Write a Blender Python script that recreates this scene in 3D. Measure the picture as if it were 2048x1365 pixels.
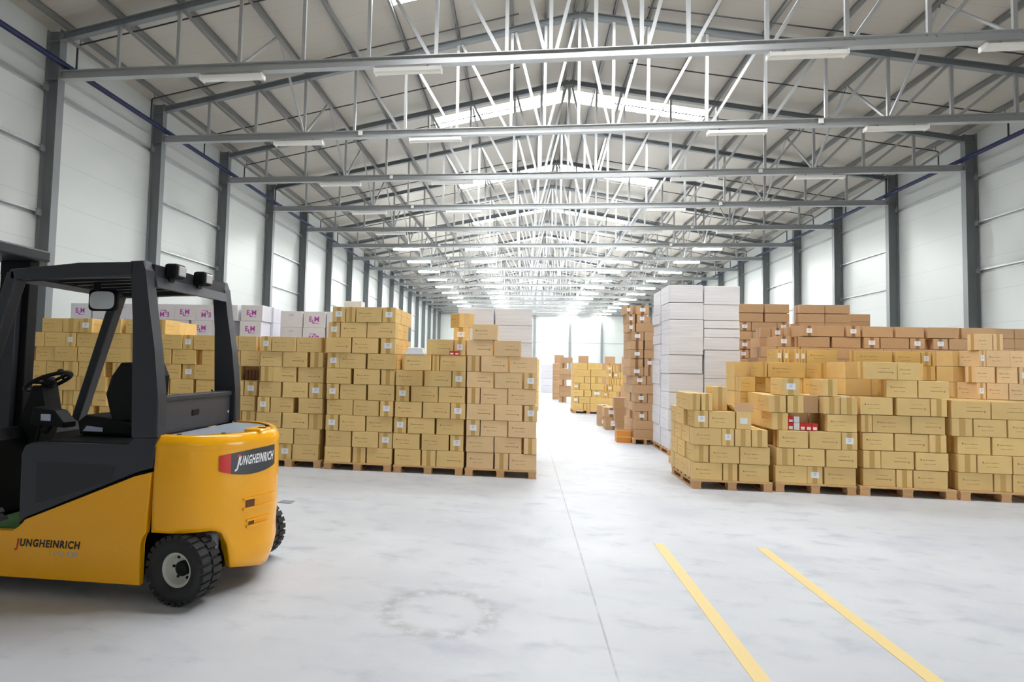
import bpy, bmesh, math, random
from mathutils import Vector, Matrix
for o in list(bpy.data.objects): bpy.data.objects.remove(o)
S = bpy.context.scene
COL = S.collection
rnd = random.Random(7)

# ------------------------------------------------------------------ camera
cd = bpy.data.cameras.new('camera'); cam = bpy.data.objects.new('camera', cd); COL.objects.link(cam)
cd.sensor_width = 36.0; cd.lens = 1200/2048*36; cd.clip_start = .05; cd.clip_end = 400
cd.shift_x = (1024-893.98)/2048; cd.shift_y = (666.47-682.5)/2048
RX = Vector((.99152598, .12770606, .02382016)); UX = Vector((-.01705786, -.0537868, .99840674)); FX = Vector((-.12878381, .99035253, .05115262))
cam.matrix_world = Matrix(((RX.x, UX.x, -FX.x, 0), (RX.y, UX.y, -FX.y, 0), (RX.z, UX.z, -FX.z, 1.65), (0, 0, 0, 1)))
S.camera = cam

# ------------------------------------------------------------------ light and exposure
S.view_settings.view_transform = 'Standard'; S.view_settings.look = 'None'
S.view_settings.gamma = 1.0; S.view_settings.use_curve_mapping = False
S.view_settings.exposure = 0.22
S.cycles.max_bounces = 7; S.cycles.diffuse_bounces = 4; S.cycles.glossy_bounces = 3
S.cycles.sample_clamp_indirect = 6.0
SKY_STRENGTH, SKYLIGHT, LAMP = 1.0, 32.0, 105.0
w = bpy.data.worlds.new('daylight'); S.world = w; w.use_nodes = True
w.node_tree.nodes['Background'].inputs[0].default_value = (.86, .93, 1, 1)
w.node_tree.nodes['Background'].inputs[1].default_value = SKY_STRENGTH
def area(name, loc, rot, sx, sy, power, col=(1, 1, 1)):
    d = bpy.data.lights.new(name, 'AREA'); d.shape = 'RECTANGLE'; d.size = sx; d.size_y = sy; d.energy = power; d.color = col
    o = bpy.data.objects.new(name, d); COL.objects.link(o); o.location = loc; o.rotation_euler = rot; return o
# added, unseen fill light at an assumed loading door behind the camera
area('added_rear_fill', (7.5, -9.6, 3.2), (math.radians(90), 0, math.radians(180)), 9.0, 5.6, 250, (.95, .98, 1))
# added, unseen fill light outside an assumed opening in the yellow-line-side wall
area('added_side_fill', (16.7, 2.6, 2.7), (math.radians(90), 0, math.radians(90)), 4.6, 5.0, 380, (1, .99, .97))

# ------------------------------------------------------------------ helpers
def srgb(r, g, b):
    f = lambda c: (c/255/12.92 if c/255 <= .04045 else ((c/255+.055)/1.055)**2.4)
    return (f(r), f(g), f(b), 1)
MATS = {}
def mat(name, col, rough=.6, metal=0.0, spec=.5, emit=None, var=0.0, bump=None, coat=0.0):
    m = bpy.data.materials.new(name); m.use_nodes = True; n = m.node_tree; b = n.nodes['Principled BSDF']
    b.inputs['Base Color'].default_value = col; b.inputs['Roughness'].default_value = rough
    b.inputs['Metallic'].default_value = metal; b.inputs['Specular IOR Level'].default_value = spec
    b.inputs['Coat Weight'].default_value = coat
    if emit:
        b.inputs['Emission Color'].default_value = emit[0]; b.inputs['Emission Strength'].default_value = emit[1]
    if var:
        oi = n.nodes.new('ShaderNodeObjectInfo'); hs = n.nodes.new('ShaderNodeHueSaturation'); mr = n.nodes.new('ShaderNodeMapRange')
        mr.inputs[3].default_value = 1-var; mr.inputs[4].default_value = 1+var
        tc = n.nodes.new('ShaderNodeTexCoord'); nz = n.nodes.new('ShaderNodeTexNoise'); nz.inputs['Scale'].default_value = 7
        mp = n.nodes.new('ShaderNodeMapRange'); mp.inputs[3].default_value = .93; mp.inputs[4].default_value = 1.07
        mu = n.nodes.new('ShaderNodeMath'); mu.operation = 'MULTIPLY'
        n.links.new(oi.outputs['Random'], mr.inputs[0]); n.links.new(tc.outputs['Object'], nz.inputs['Vector'])
        n.links.new(nz.outputs['Fac'], mp.inputs[0]); n.links.new(mr.outputs[0], mu.inputs[0]); n.links.new(mp.outputs[0], mu.inputs[1])
        hs.inputs['Color'].default_value = col; n.links.new(mu.outputs[0], hs.inputs['Value']); n.links.new(hs.outputs[0], b.inputs['Base Color'])
    if bump:
        tc = n.nodes.new('ShaderNodeTexCoord'); nz = n.nodes.new('ShaderNodeTexNoise'); nz.inputs['Scale'].default_value = bump[0]
        bp = n.nodes.new('ShaderNodeBump'); bp.inputs['Strength'].default_value = bump[1]; bp.inputs['Distance'].default_value = .01
        n.links.new(tc.outputs['Object'], nz.inputs['Vector']); n.links.new(nz.outputs['Fac'], bp.inputs['Height']); n.links.new(bp.outputs[0], b.inputs['Normal'])
    MATS[name] = m; return m
STEEL = mat('grey_painted_steel', (.20, .215, .22, 1), .38, 0, .5, bump=(9, .05))
STEELW = mat('galvanised_steel', (.44, .45, .45, 1), .34, .45, .5, bump=(14, .05))
PURL = mat('purlin_steel', (.19, .19, .18, 1), .45)
BLUE = mat('blue_pipe_paint', srgb(24, 36, 78), .4)
DARKPIPE = mat('dark_pipe', (.03, .03, .035, 1), .5)
TAN = mat('tan_cardboard', srgb(230, 197, 134), .75, spec=.2, var=.07)
PINK = mat('pinkish_cardboard', srgb(236, 202, 154), .75, spec=.2, var=.06)
BROWN = mat('brown_cardboard', srgb(200, 163, 124), .78, spec=.2, var=.07)
GOLD = mat('golden_cardboard', srgb(226, 190, 120), .75, spec=.2, var=.05)
TAPE = mat('packing_tape', srgb(198, 160, 90), .3, spec=.5)
TAPEB = mat('brown_tape', srgb(140, 102, 66), .4)
INK = mat('brown_print', srgb(168, 132, 80), .8)
PAPER = mat('label_paper', srgb(240, 240, 242), .6)
LINK = mat('label_ink', srgb(186, 192, 212), .7)
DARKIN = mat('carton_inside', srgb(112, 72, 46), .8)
WCARD = mat('white_cardboard', srgb(226, 224, 230), .6, var=.03)
PURPLE = mat('purple_print', srgb(176, 72, 176), .6)
WOOD = mat('pallet_wood', srgb(212, 174, 124), .7, var=.1)
WOOD2 = mat('pallet_block_wood', srgb(204, 160, 112), .75, var=.1)
YEL = mat('forklift_yellow', srgb(255, 180, 0), .25, spec=.4, coat=.25)
CHAR = mat('charcoal_paint', srgb(46, 48, 54), .42)
CHAR2 = mat('dark_grey_panel', srgb(64, 65, 70), .4)
RECESS = mat('recessed_panel', srgb(35, 37, 42), .5)
BLACK = mat('black_plastic', (.006, .006, .007, 1), .6, 0, .25)
RUB = mat('tyre_rubber', (.016, .016, .017, 1), .65, bump=(60, .1))
RIM = mat('rim_paint', srgb(205, 204, 192), .4)
RED = mat('red_badge', srgb(208, 32, 22), .35)
REDT = mat('red_print', srgb(206, 62, 40), .6)
WHT = mat('white_lettering', srgb(245, 245, 245), .5)
BLKT = mat('black_lettering', srgb(36, 30, 28), .5)
GRYT = mat('silver_lettering', srgb(196, 184, 160), .4)
GREYTOP = mat('grey_cover', srgb(140, 146, 156), .5)
MIRR = mat('mirror_glass', (.8, .8, .8, 1), .25, .2)  # bright hall reflection painted in as a pale, barely metallic base
LENSM = mat('lamp_lens', srgb(190, 188, 185), .15)
GREEN = mat('green_mat', srgb(70, 110, 60), .6)
FOAM = mat('white_foam', srgb(244, 244, 246), .6)
ORNG = mat('orange_plastic', srgb(232, 150, 60), .5)
LAMPW = mat('lamp_housing', srgb(228, 226, 220), .5)
DIFF = mat('unlit_diffuser', srgb(232, 230, 222), .35)
LIT = mat('lit_diffuser', (1, 1, 1, 1), .5, emit=((.97, 1, .985, 1), LAMP))
LINE = mat('yellow_floor_paint', srgb(226, 201, 140), .6)

class MB:
    def __init__(s): s.bm = bmesh.new(); s.mi = 0; s.mats = []
    def m(s, material):
        if material not in s.mats: s.mats.append(material)
        s.mi = s.mats.index(material); return s
    def face(s, pts):
        f = s.bm.faces.new([s.bm.verts.new(p) for p in pts]); f.material_index = s.mi; return f
    def box(s, x0, x1, y0, y1, z0, z1, bev=0.0, M=None):
        v = [Vector((x, y, z)) for z in (z0, z1) for y in (y0, y1) for x in (x0, x1)]
        if M: v = [M @ p for p in v]
        vs = [s.bm.verts.new(p) for p in v]; fs = []
        for q in ((0, 2, 3, 1), (4, 5, 7, 6), (0, 1, 5, 4), (2, 6, 7, 3), (0, 4, 6, 2), (1, 3, 7, 5)):
            f = s.bm.faces.new([vs[i] for i in q]); f.material_index = s.mi; fs.append(f)
        if bev:
            es = list({e for f in fs for e in f.edges})
            r = bmesh.ops.bevel(s.bm, geom=es, offset=bev, segments=2, affect='EDGES', profile=.5)
            for f in r['faces']: f.material_index = s.mi
        return s
    def prism(s, poly, axis, a, b, bev=0.0):
        # poly: list of 2-D points in the plane normal to axis, extruded from a to b
        def P(p, t): return {'x': (t, p[0], p[1]), 'y': (p[0], t, p[1]), 'z': (p[0], p[1], t)}[axis]
        A = [s.bm.verts.new(P(p, a)) for p in poly]; B = [s.bm.verts.new(P(p, b)) for p in poly]; fs = []
        fs.append(s.bm.faces.new(A)); fs.append(s.bm.faces.new(B[::-1])); n = len(poly)
        for i in range(n): fs.append(s.bm.faces.new((A[i], B[i], B[(i+1) % n], A[(i+1) % n])))
        for f in fs: f.material_index = s.mi
        if bev:
            es = list({e for f in fs[:2] for e in f.edges})
            r = bmesh.ops.bevel(s.bm, geom=es, offset=bev, segments=2, affect='EDGES', profile=.5)
            for f in r['faces']: f.material_index = s.mi
        return s
    def bar(s, p, q, wd, ht, up=(0, 0, 1)):
        # rectangular bar from p to q
        p, q = Vector(p), Vector(q); d = (q-p).normalized(); u = Vector(up); sd = d.cross(u)
        if sd.length < 1e-4: sd = d.cross(Vector((0, 1, 0)))
        sd.normalize(); u = sd.cross(d)
        c = [(-wd/2, -ht/2), (wd/2, -ht/2), (wd/2, ht/2), (-wd/2, ht/2)]
        A = [s.bm.verts.new(p+sd*a+u*b) for a, b in c]; B = [s.bm.verts.new(q+sd*a+u*b) for a, b in c]
        for f in [A[::-1], B]+[(A[i], A[(i+1) % 4], B[(i+1) % 4], B[i]) for i in range(4)]:
            f = s.bm.faces.new(f); f.material_index = s.mi
        return s
    def tube(s, pts, r, n=10, closed=False, cap=True):
        pts = [Vector(p) for p in pts]; N = len(pts); rings = []
        prev = None
        for i, p in enumerate(pts):
            a = pts[i-1] if (i or closed) else p; b = pts[(i+1) % N] if (i < N-1 or closed) else p
            d = (b-a).normalized()
            sd = d.cross(Vector((0, 0, 1)))
            if sd.length < .05: sd = d.cross(Vector((0, 1, 0)))
            sd.normalize()
            if prev is not None and sd.dot(prev) < 0: sd = -sd
            prev = sd; u = sd.cross(d)
            rr = r[i] if isinstance(r, (list, tuple)) else r
            rings.append([s.bm.verts.new(p+sd*math.cos(2*math.pi*k/n)*rr+u*math.sin(2*math.pi*k/n)*rr) for k in range(n)])
        for i in range(N if closed else N-1):
            A, B = rings[i], rings[(i+1) % N]
            for k in range(n):
                f = s.bm.faces.new((A[k], A[(k+1) % n], B[(k+1) % n], B[k])); f.material_index = s.mi; f.smooth = True
        if cap and not closed:
            for R in (rings[0], rings[-1]):
                f = s.bm.faces.new(R); f.material_index = s.mi
        return s
    def lathe(s, prof, M, n=40, cap=True):
        # prof: (radius, height) pairs about the local z axis, M places it
        rings = []
        for r, h in prof:
            rings.append([s.bm.verts.new(M @ Vector((r*math.cos(2*math.pi*k/n), r*math.sin(2*math.pi*k/n), h))) for k in range(n)])
        for A, B in zip(rings, rings[1:]):
            for k in range(n):
                f = s.bm.faces.new((A[k], A[(k+1) % n], B[(k+1) % n], B[k])); f.material_index = s.mi; f.smooth = True
        for R in ((rings[0], rings[-1]) if cap else ()):
            if abs(R[0].co.x-R[n//2].co.x)+abs(R[0].co.y-R[n//2].co.y)+abs(R[0].co.z-R[n//2].co.z) > 1e-4:
                f = s.bm.faces.new(R); f.material_index = s.mi
        return s
    def build(s, name, parent=None, origin=None, nrm=True):
        if origin is not None: bmesh.ops.translate(s.bm, verts=s.bm.verts, vec=-Vector(origin))
        if nrm: bmesh.ops.recalc_face_normals(s.bm, faces=s.bm.faces)
        me = bpy.data.meshes.new(name); s.bm.to_mesh(me); s.bm.free()
        for x in s.mats: me.materials.append(x)
        o = bpy.data.objects.new(name, me); COL.objects.link(o)
        if parent: o.parent = parent
        elif origin is not None: o.location = origin
        return o
def tag(o, label=None, cat=None, group=None, kind=None):
    if label: o['label'] = label
    if cat: o['category'] = cat
    if group: o['group'] = group
    if kind: o['kind'] = kind
    return o
def empty(name, loc, label, cat, group=None):
    o = bpy.data.objects.new(name, None); COL.objects.link(o); o.location = loc; o.empty_display_size = .2
    return tag(o, label, cat, group)
def copy_tree(o, parent=None, kids=None):
    c = o.copy(); COL.objects.link(c)
    if parent: c.parent = parent
    for ch in (KIDS.get(o.name, [])): copy_tree(ch, c)
    return c
KIDS = {}
def freeze(o):
    # remember the children of a prototype (list of children is slow to ask for in a big scene)
    KIDS[o.name] = list(o.children)
    for ch in o.children: freeze(ch)
    return o
ORD = ['first', 'second', 'third', 'fourth', 'fifth', 'sixth', 'seventh', 'eighth', 'ninth', 'tenth', 'eleventh', 'twelfth', 'thirteenth', 'fourteenth', 'fifteenth', 'sixteenth', 'seventeenth', 'eighteenth', 'nineteenth', 'twentieth']
NUM = ['one', 'two', 'three', 'four', 'five', 'six', 'seven', 'eight', 'nine', 'ten', 'eleven', 'twelve', 'thirteen', 'fourteen', 'fifteen', 'sixteen']
def text_mesh(body, size, bold=0.0, shear=0.0):
    c = bpy.data.curves.new('lettering', 'FONT'); c.body = body; c.size = size; c.offset = bold; c.shear = shear; c.resolution_u = 3; c.space_character = 1.16
    o = bpy.data.objects.new('lettering', c); COL.objects.link(o)
    dg = bpy.context.evaluated_depsgraph_get(); dg.update()
    me = bpy.data.meshes.new_from_object(o.evaluated_get(dg))
    v = [x.co.copy() for x in me.vertices]; f = [list(p.vertices) for p in me.polygons]
    bpy.data.objects.remove(o); bpy.data.curves.remove(c); bpy.data.meshes.remove(me)
    return v, f
def put_text(mb, body, size, fn, material, bold=0.0, shear=0.0, width=None):
    v, f = text_mesh(body, size, bold, shear)
    x0 = min(p.x for p in v); x1 = max(p.x for p in v); k = (width/(x1-x0)) if width else 1
    mb.m(material)
    vs = [mb.bm.verts.new(fn((p.x-x0)*k, p.y)) for p in v]
    for q in f:
        try:
            g = mb.bm.faces.new([vs[i] for i in q]); g.material_index = mb.mi
        except ValueError: pass

# ------------------------------------------------------------------ the hall
XL, XR, XC, HALF = -12.698, 15.881, 1.5915, 14.29
CH0 = 9.15                      # underside of the bottom chords
T1Y, BAY, NT = 14.554, 4.705, 17
TY = [T1Y+BAY*i for i in range(NT)]
YB, YF = -10.0, TY[-1]+.45      # ends of the hall
WL, WR = XL-.42, XR+.42         # wall faces
SL = .188
def topz(x): return 12.94-SL*abs(x-XC)        # underside of the top chord
def roofz(x): return 13.36-SL*abs(x-XC)
def nodes(name, col, rough, build, spec=.5):
    m = mat(name, col, rough, spec=spec); n = m.node_tree; build(n, n.nodes['Principled BSDF'], n.links.new); return m
def panel_wall(n, b, L):
    tc = n.nodes.new('ShaderNodeTexCoord'); sp = n.nodes.new('ShaderNodeSeparateXYZ'); L(tc.outputs['Object'], sp.inputs[0])
    a = n.nodes.new('ShaderNodeMath'); a.operation = 'FRACT'; d = n.nodes.new('ShaderNodeMath'); d.operation = 'DIVIDE'; d.inputs[1].default_value = 1.176
    L(sp.outputs['Z'], d.inputs[0]); L(d.outputs[0], a.inputs[0])
    c = n.nodes.new('ShaderNodeMath'); c.operation = 'LESS_THAN'; c.inputs[1].default_value = .012; L(a.outputs[0], c.inputs[0])
    nz = n.nodes.new('ShaderNodeTexNoise'); nz.inputs['Scale'].default_value = .35; L(tc.outputs['Object'], nz.inputs['Vector'])
    mx = n.nodes.new('ShaderNodeMix'); mx.data_type = 'RGBA'; mx.inputs[6].default_value = srgb(198, 201, 197); mx.inputs[7].default_value = srgb(209, 212, 208)
    L(nz.outputs['Fac'], mx.inputs[0])
    m2 = n.nodes.new('ShaderNodeMix'); m2.data_type = 'RGBA'; m2.inputs[7].default_value = srgb(184, 187, 183)
    L(c.outputs[0], m2.inputs[0]); L(mx.outputs[2], m2.inputs[6]); L(m2.outputs[2], b.inputs['Base Color'])
WALL = nodes('wall_panels', (.7, .7, .7, 1), .32, panel_wall)
def ceil_panel(n, b, L):
    tc = n.nodes.new('ShaderNodeTexCoord'); sp = n.nodes.new('ShaderNodeSeparateXYZ'); L(tc.outputs['Object'], sp.inputs[0])
    d = n.nodes.new('ShaderNodeMath'); d.operation = 'DIVIDE'; d.inputs[1].default_value = 1.0; L(sp.outputs['Y'], d.inputs[0])
    a = n.nodes.new('ShaderNodeMath'); a.operation = 'FRACT'; L(d.outputs[0], a.inputs[0])
    c = n.nodes.new('ShaderNodeMath'); c.operation = 'LESS_THAN'; c.inputs[1].default_value = .02; L(a.outputs[0], c.inputs[0])
    m2 = n.nodes.new('ShaderNodeMix'); m2.data_type = 'RGBA'; m2.inputs[6].default_value = srgb(184, 177, 165); m2.inputs[7].default_value = srgb(170, 164, 152)
    L(c.outputs[0], m2.inputs[0]); L(m2.outputs[2], b.inputs['Base Color'])
CEIL = nodes('roof_deck', (.7, .7, .66, 1), .45, ceil_panel)
def concrete(n, b, L):
    tc = n.nodes.new('ShaderNodeTexCoord'); ob = tc.outputs['Object']
    def noise(s, det=4, stretch=None):
        z = n.nodes.new('ShaderNodeTexNoise'); z.inputs['Scale'].default_value = s; z.inputs['Detail'].default_value = det; z.inputs['Roughness'].default_value = .6
        if stretch:
            mp = n.nodes.new('ShaderNodeMapping'); mp.inputs['Scale'].default_value = stretch; mp.inputs['Rotation'].default_value = (0, 0, .35); L(ob, mp.inputs[0]); L(mp.outputs[0], z.inputs['Vector'])
        else: L(ob, z.inputs['Vector'])
        return z.outputs['Fac']
    def ramp(fac, a, bb):
        r = n.nodes.new('ShaderNodeMapRange'); r.inputs[1].default_value = a; r.inputs[2].default_value = bb; r.interpolation_type = 'SMOOTHSTEP'; L(fac, r.inputs[0]); return r.outputs[0]
    def mix(fac, A, B):
        m = n.nodes.new('ShaderNodeMix'); m.data_type = 'RGBA'
        for i, v in ((0, fac), (6, A), (7, B)):
            if hasattr(v, 'is_linked'): L(v, m.inputs[i])
            else: m.inputs[i].default_value = v
        return m.outputs[2]
    def mul(a, bb):
        m = n.nodes.new('ShaderNodeMath'); m.operation = 'MULTIPLY'; L(a, m.inputs[0])
        if hasattr(bb, 'is_linked'): L(bb, m.inputs[1])
        else: m.inputs[1].default_value = bb
        return m.outputs[0]
    base = mix(ramp(noise(.5), .3, .7), srgb(188, 190, 194), srgb(201, 203, 206))
    base = mix(mul(ramp(noise(2.6, 6, (1, 1.7, 1)), .50, .76), .8), base, srgb(166, 170, 179))      # scuffs
    base = mix(mul(ramp(noise(.8, 5, (1, 1.4, 1)), .50, .76), .75), base, srgb(172, 176, 186))
    base = mix(mul(ramp(noise(9, 6), .62, .85), .4), base, srgb(176, 177, 177))
    # tyre ring left by a truck turning on the spot
    sp = n.nodes.new('ShaderNodeSeparateXYZ'); L(ob, sp.inputs[0])
    def sub(a, c):
        m = n.nodes.new('ShaderNodeMath'); m.operation = 'SUBTRACT'; L(a, m.inputs[0]); m.inputs[1].default_value = c; return m.outputs[0]
    cb = n.nodes.new('ShaderNodeCombineXYZ'); L(sub(sp.outputs['X'], -.53), cb.inputs[0]); L(sub(sp.outputs['Y'], 4.05), cb.inputs[1])
    ln = n.nodes.new('ShaderNodeVectorMath'); ln.operation = 'LENGTH'; L(cb.outputs[0], ln.inputs[0])
    ab = n.nodes.new('ShaderNodeMath'); ab.operation = 'ABSOLUTE'; L(sub(ln.outputs['Value'], .345), ab.inputs[0])
    base = mix(mul(mul(ramp(ab.outputs[0], .12, .0), ramp(noise(12, 5), .36, .6)), .5), base, srgb(140, 140, 138))
    # sawn joint along the aisle, crumbled here and there
    jx = n.nodes.new('ShaderNodeMath'); jx.operation = 'ABSOLUTE'; L(sub(sp.outputs['X'], .52), jx.inputs[0])
    base = mix(mul(ramp(jx.outputs[0], .011, .002), mul(ramp(noise(5, 4), .2, .6), .75)), base, srgb(146, 146, 144))
    L(base, b.inputs['Base Color'])
    rr = n.nodes.new('ShaderNodeMapRange'); rr.inputs[3].default_value = .42; rr.inputs[4].default_value = .66; L(noise(1.2), rr.inputs[0]); L(rr.outputs[0], b.inputs['Roughness'])
    bp = n.nodes.new('ShaderNodeBump'); bp.inputs['Strength'].default_value = .08; bp.inputs['Distance'].default_value = .01; L(noise(22, 5), bp.inputs['Height']); L(bp.outputs[0], b.inputs['Normal'])
FLOOR = nodes('concrete_floor', (.7, .7, .7, 1), .4, concrete)

mb = MB().m(FLOOR); mb.box(WL-.3, WR+4, YB-6, YF+.3, -.2, 0); tag(mb.build('floor'), kind='structure')
tag(MB().m(WALL).box(WL-.15, WL, YB, YF+.15, 0, roofz(XL)+.1).build('wall_left'), kind='structure')
# the other long wall, with an unseen opening added to light the forklift
mb = MB().m(WALL); zt_ = roofz(XL)+.1
mb.box(WR, WR+.15, YB, .2, 0, zt_); mb.box(WR, WR+.15, .2, 5.0, 5.3, zt_); mb.box(WR, WR+.15, 5.0, YF+.15, 0, zt_)
tag(mb.build('wall_right'), kind='structure')
gab = lambda: [(WL, 0), (WR, 0), (WR, roofz(WR)), (XC, roofz(XC)), (WL, roofz(WL))]
tag(MB().m(WALL).prism(gab(), 'y', YF, YF+.15).build('wall_far'), kind='structure')
# end wall behind the camera, with an assumed door opening added for light
mb = MB().m(WALL); D0, D1, DH = 3.0, 12.0, 6.0
mb.prism([(WL, 0), (D0, 0), (D0, roofz(D0)), (XC, roofz(XC)), (WL, roofz(WL))], 'y', YB-.15, YB)
mb.prism([(D1, 0), (WR, 0), (WR, roofz(WR)), (D1, roofz(D1))], 'y', YB-.15, YB)
mb.prism([(D0, DH), (D1, DH), (D1, roofz(D1)), (D0, roofz(D0))], 'y', YB-.15, YB)
tag(mb.build('wall_back'), kind='structure')
# roof deck, cut where the translucent skylight strips are
SKYY = [(15.85+9.41*i, 17.0+9.41*i) for i in range(-1, 8)]
SKX0, SKX1 = -4.15, 7.4
mb = MB().m(CEIL)
def slab(x0, x1, y0, y1):
    P = [(x, y, roofz(x)) for x, y in ((x0, y0), (x1, y0), (x1, y1), (x0, y1))]
    A = [mb.bm.verts.new(p) for p in P]; B = [mb.bm.verts.new((p[0], p[1], p[2]+.12)) for p in P]
    for q in [A, B[::-1]]+[(A[i], B[i], B[(i+1) % 4], A[(i+1) % 4]) for i in range(4)]:
        f = mb.bm.faces.new(q); f.material_index = mb.mi
slab(WL-.2, SKX0, YB, YF+.15); slab(SKX1, WR+.2, YB, YF+.15)
ys = [YB]+[v for p in SKYY for v in p]+[YF+.15]
for a, b in zip(ys[::2], ys[1::2]): slab(SKX0, XC, a, b); slab(XC, SKX1, a, b)
tag(mb.build('ceiling'), kind='structure')
SKYM = mat('skylight_panel', (.9, .95, 1, 1), .4, emit=((.96, .98, 1, 1), SKYLIGHT))
k = 0
for a, b in SKYY:
    for x0, x1 in ((SKX0, XC-.12), (XC+.12, SKX1)):
        k += 1; mb = MB().m(SKYM); slab(x0, x1, a, b); tag(mb.build('window_%d' % k), kind='structure')
# floor markings
for i, (x, y0) in enumerate(((1.285, 5.98), (2.225, 6.02))):
    mb = MB().m(LINE); mb.box(x-.047, x+.047, -6, y0, .0005, .003); tag(mb.build('floor_marking'), kind='structure')

# steel columns
def make_column(label):
    t = empty('steel_column', (0, 0, 0), label, 'column', 'steel columns along the long walls')
    h = topz(XL)+.28
    mb = MB().m(STEEL); fw = .24
    mb.box(-.40, -.38, -fw/2, fw/2, 0.02, h); mb.box(-.02, 0, -fw/2, fw/2, .02, h); mb.box(-.38, -.02, -.008, .008, .02, h)
    mb.build('shaft', t)
    MB().m(STEEL).box(-.419, .08, -.17, .17, 0.0005, .02).build('base_plate', t)
    mb = MB().m(STEEL); mb.box(-.38, -.02, -fw/2, fw/2, CH0-.02, CH0); mb.box(-.38, -.02, -fw/2, fw/2, CH0+1.05, CH0+1.07); mb.build('stiffener', t)
    return t
COLP = freeze(make_column('x'))
for i, y in enumerate(TY):
    for s in (0, 1):
        o = COLP if (i == 0 and s == 0) else copy_tree(COLP)
        o.location = (XL, y, 0) if s == 0 else (XR, y, 0); o.rotation_euler = (0, 0, 0 if s == 0 else math.pi)
        o['label'] = 'grey steel column under the %s roof truss, %s wall' % (ORD[i], ('forklift-side', 'yellow-line-side')[s])

# roof trusses
OFF = [0, 1.08, 2.16, 3.93, 5.67, 7.41, 9.16, 10.9, 12.63]
def make_truss():
    t = empty('roof_truss', (XC, 0, CH0), 'x', 'truss', 'steel roof trusses across the hall')
    H2 = HALF-.01
    mb = MB().m(STEELW)
    mb.box(-H2, H2, -.10, .10, 0, .022); mb.box(-H2, H2, -.10, .10, .218, .24); mb.box(-H2, H2, -.012, .012, .022, .218)
    for x in (-8.3, -.1, 8.3): mb.box(x-.16, x+.16, -.022, .022, .03, .21)
    mb.build('bottom_chord', t)
    def tz(x): return topz(XC+x)-CH0
    for s in (-1, 1):
        mb = MB().m(STEEL)
        def sl(y0, y1, a, b):
            P = [(s*.02, tz(.02)+a), (s*H2, tz(H2)+a), (s*H2, tz(H2)+b), (s*.02, tz(.02)+b)]
            mb.prism(P, 'y', y0, y1)
        sl(-.09, .09, 0, .02); sl(-.012, .012, .02, .18); sl(-.09, .09, .18, .2)
        mb.build('top_chord', t)
    MB().m(STEEL).box(-.22, .22, -.02, .02, tz(0)-.1, tz(0)+.16).build('ridge_plate', t)
    for i, a in enumerate(OFF):
        for s in ((-1, 1) if a else (1,)):
            MB().m(STEELW).bar((s*a, 0, .2), (s*a, 0, tz(a)+.02), .09, .07, (0, 1, 0)).build('vertical_strut', t)
    pairs = [((0, 1))]+[(i, i-1) for i in range(2, 9)]
    for s in (-1, 1):
        for a, b in pairs:
            sh = .12 if a else .10
            q = OFF[b]+(.14 if a else -.12)
            p = OFF[a]-.1 if a else .1
            MB().m(STEELW).bar((s*p, .0, tz(p)+.02), (s*q, .0, .2), .085, .06, (0, 1, 0)).build('diagonal_strut', t)
        MB().m(STEELW).bar((s*14.15, 0, tz(14.15)+.02), (s*(12.63+.15), 0, .2), .085, .06, (0, 1, 0)).build('diagonal_strut', t)
    return t
TR = freeze(make_truss())
for i, y in enumerate(TY):
    o = TR if i == 0 else copy_tree(TR)
    o.location = (XC, y, CH0)
    o['label'] = 'grey steel roof truss, %s from the camera, carrying %s lamps' % (ORD[i], 'unlit' if i < 5 else 'glowing')

# purlins along the hall
PX = sorted({round(XC+s*a, 3) for a in OFF[1:]+[14.1] for s in (-1, 1)} | {XC-.16, XC+.16})
for s in (-1, 1):
    xs = sorted([x for x in PX if (x-XC)*s > 0], key=lambda v: abs(v-XC))
    for i, x in enumerate(xs):
        z = roofz(x)-.2
        mb = MB().m(PURL); mb.box(-.035, .035, YB+.02, YF-.01, 0, .012); mb.box(-.006, .006, YB+.02, YF-.01, .012, .17); mb.box(-.035, .035, YB+.02, YF-.01, .17, .182)
        o = mb.build('roof_purlin'); o.location = (x, 0, z)
        tag(o, 'long grey purlin under the roof, %s from the ridge, %s slope' % (ORD[i], 'forklift-side' if s < 0 else 'yellow-line-side'), 'purlin', 'purlins under the roof deck')

# wall girts with cleats at both columns
def make_girt(L):
    t = empty('wall_rail', (0, 0, 0), 'x', 'girt', 'horizontal rails on the wall panels')
    MB().m(STEELW).box(-.13, 0, 0, L, 0, .05).box(-.13, -.12, 0, L, -.07, 0).build('rail', t)
    for y in (0, L-.16): MB().m(STEEL).box(-.02, .035, y, y+.16, -.09, .08).build('cleat', t)
    return t
GL = BAY-.26
GP = freeze(make_girt(GL)); first = True
for i in range(-1, NT-1):
    for s in (0, 1):
        for lev, z in enumerate((5.45, 7.2, 8.88)):
            if z < 8 and i % 2 == 0: continue
            if i > 12 and z < 8: continue
            o = GP if first else copy_tree(GP); first = False
            y0 = T1Y+BAY*i+.13
            if s == 0: o.location = (WL+.135, y0, z)
            else: o.location = (WR-.135, y0+GL, z); o.rotation_euler = (0, 0, math.pi)
            bay = 'before the first truss' if i < 0 else 'beyond the %s truss' % ORD[i]
            o['label'] = '%s horizontal wall rail %s, %s wall' % (('lower', 'middle', 'top')[lev], bay, ('forklift-side', 'yellow-line-side')[s])

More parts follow.
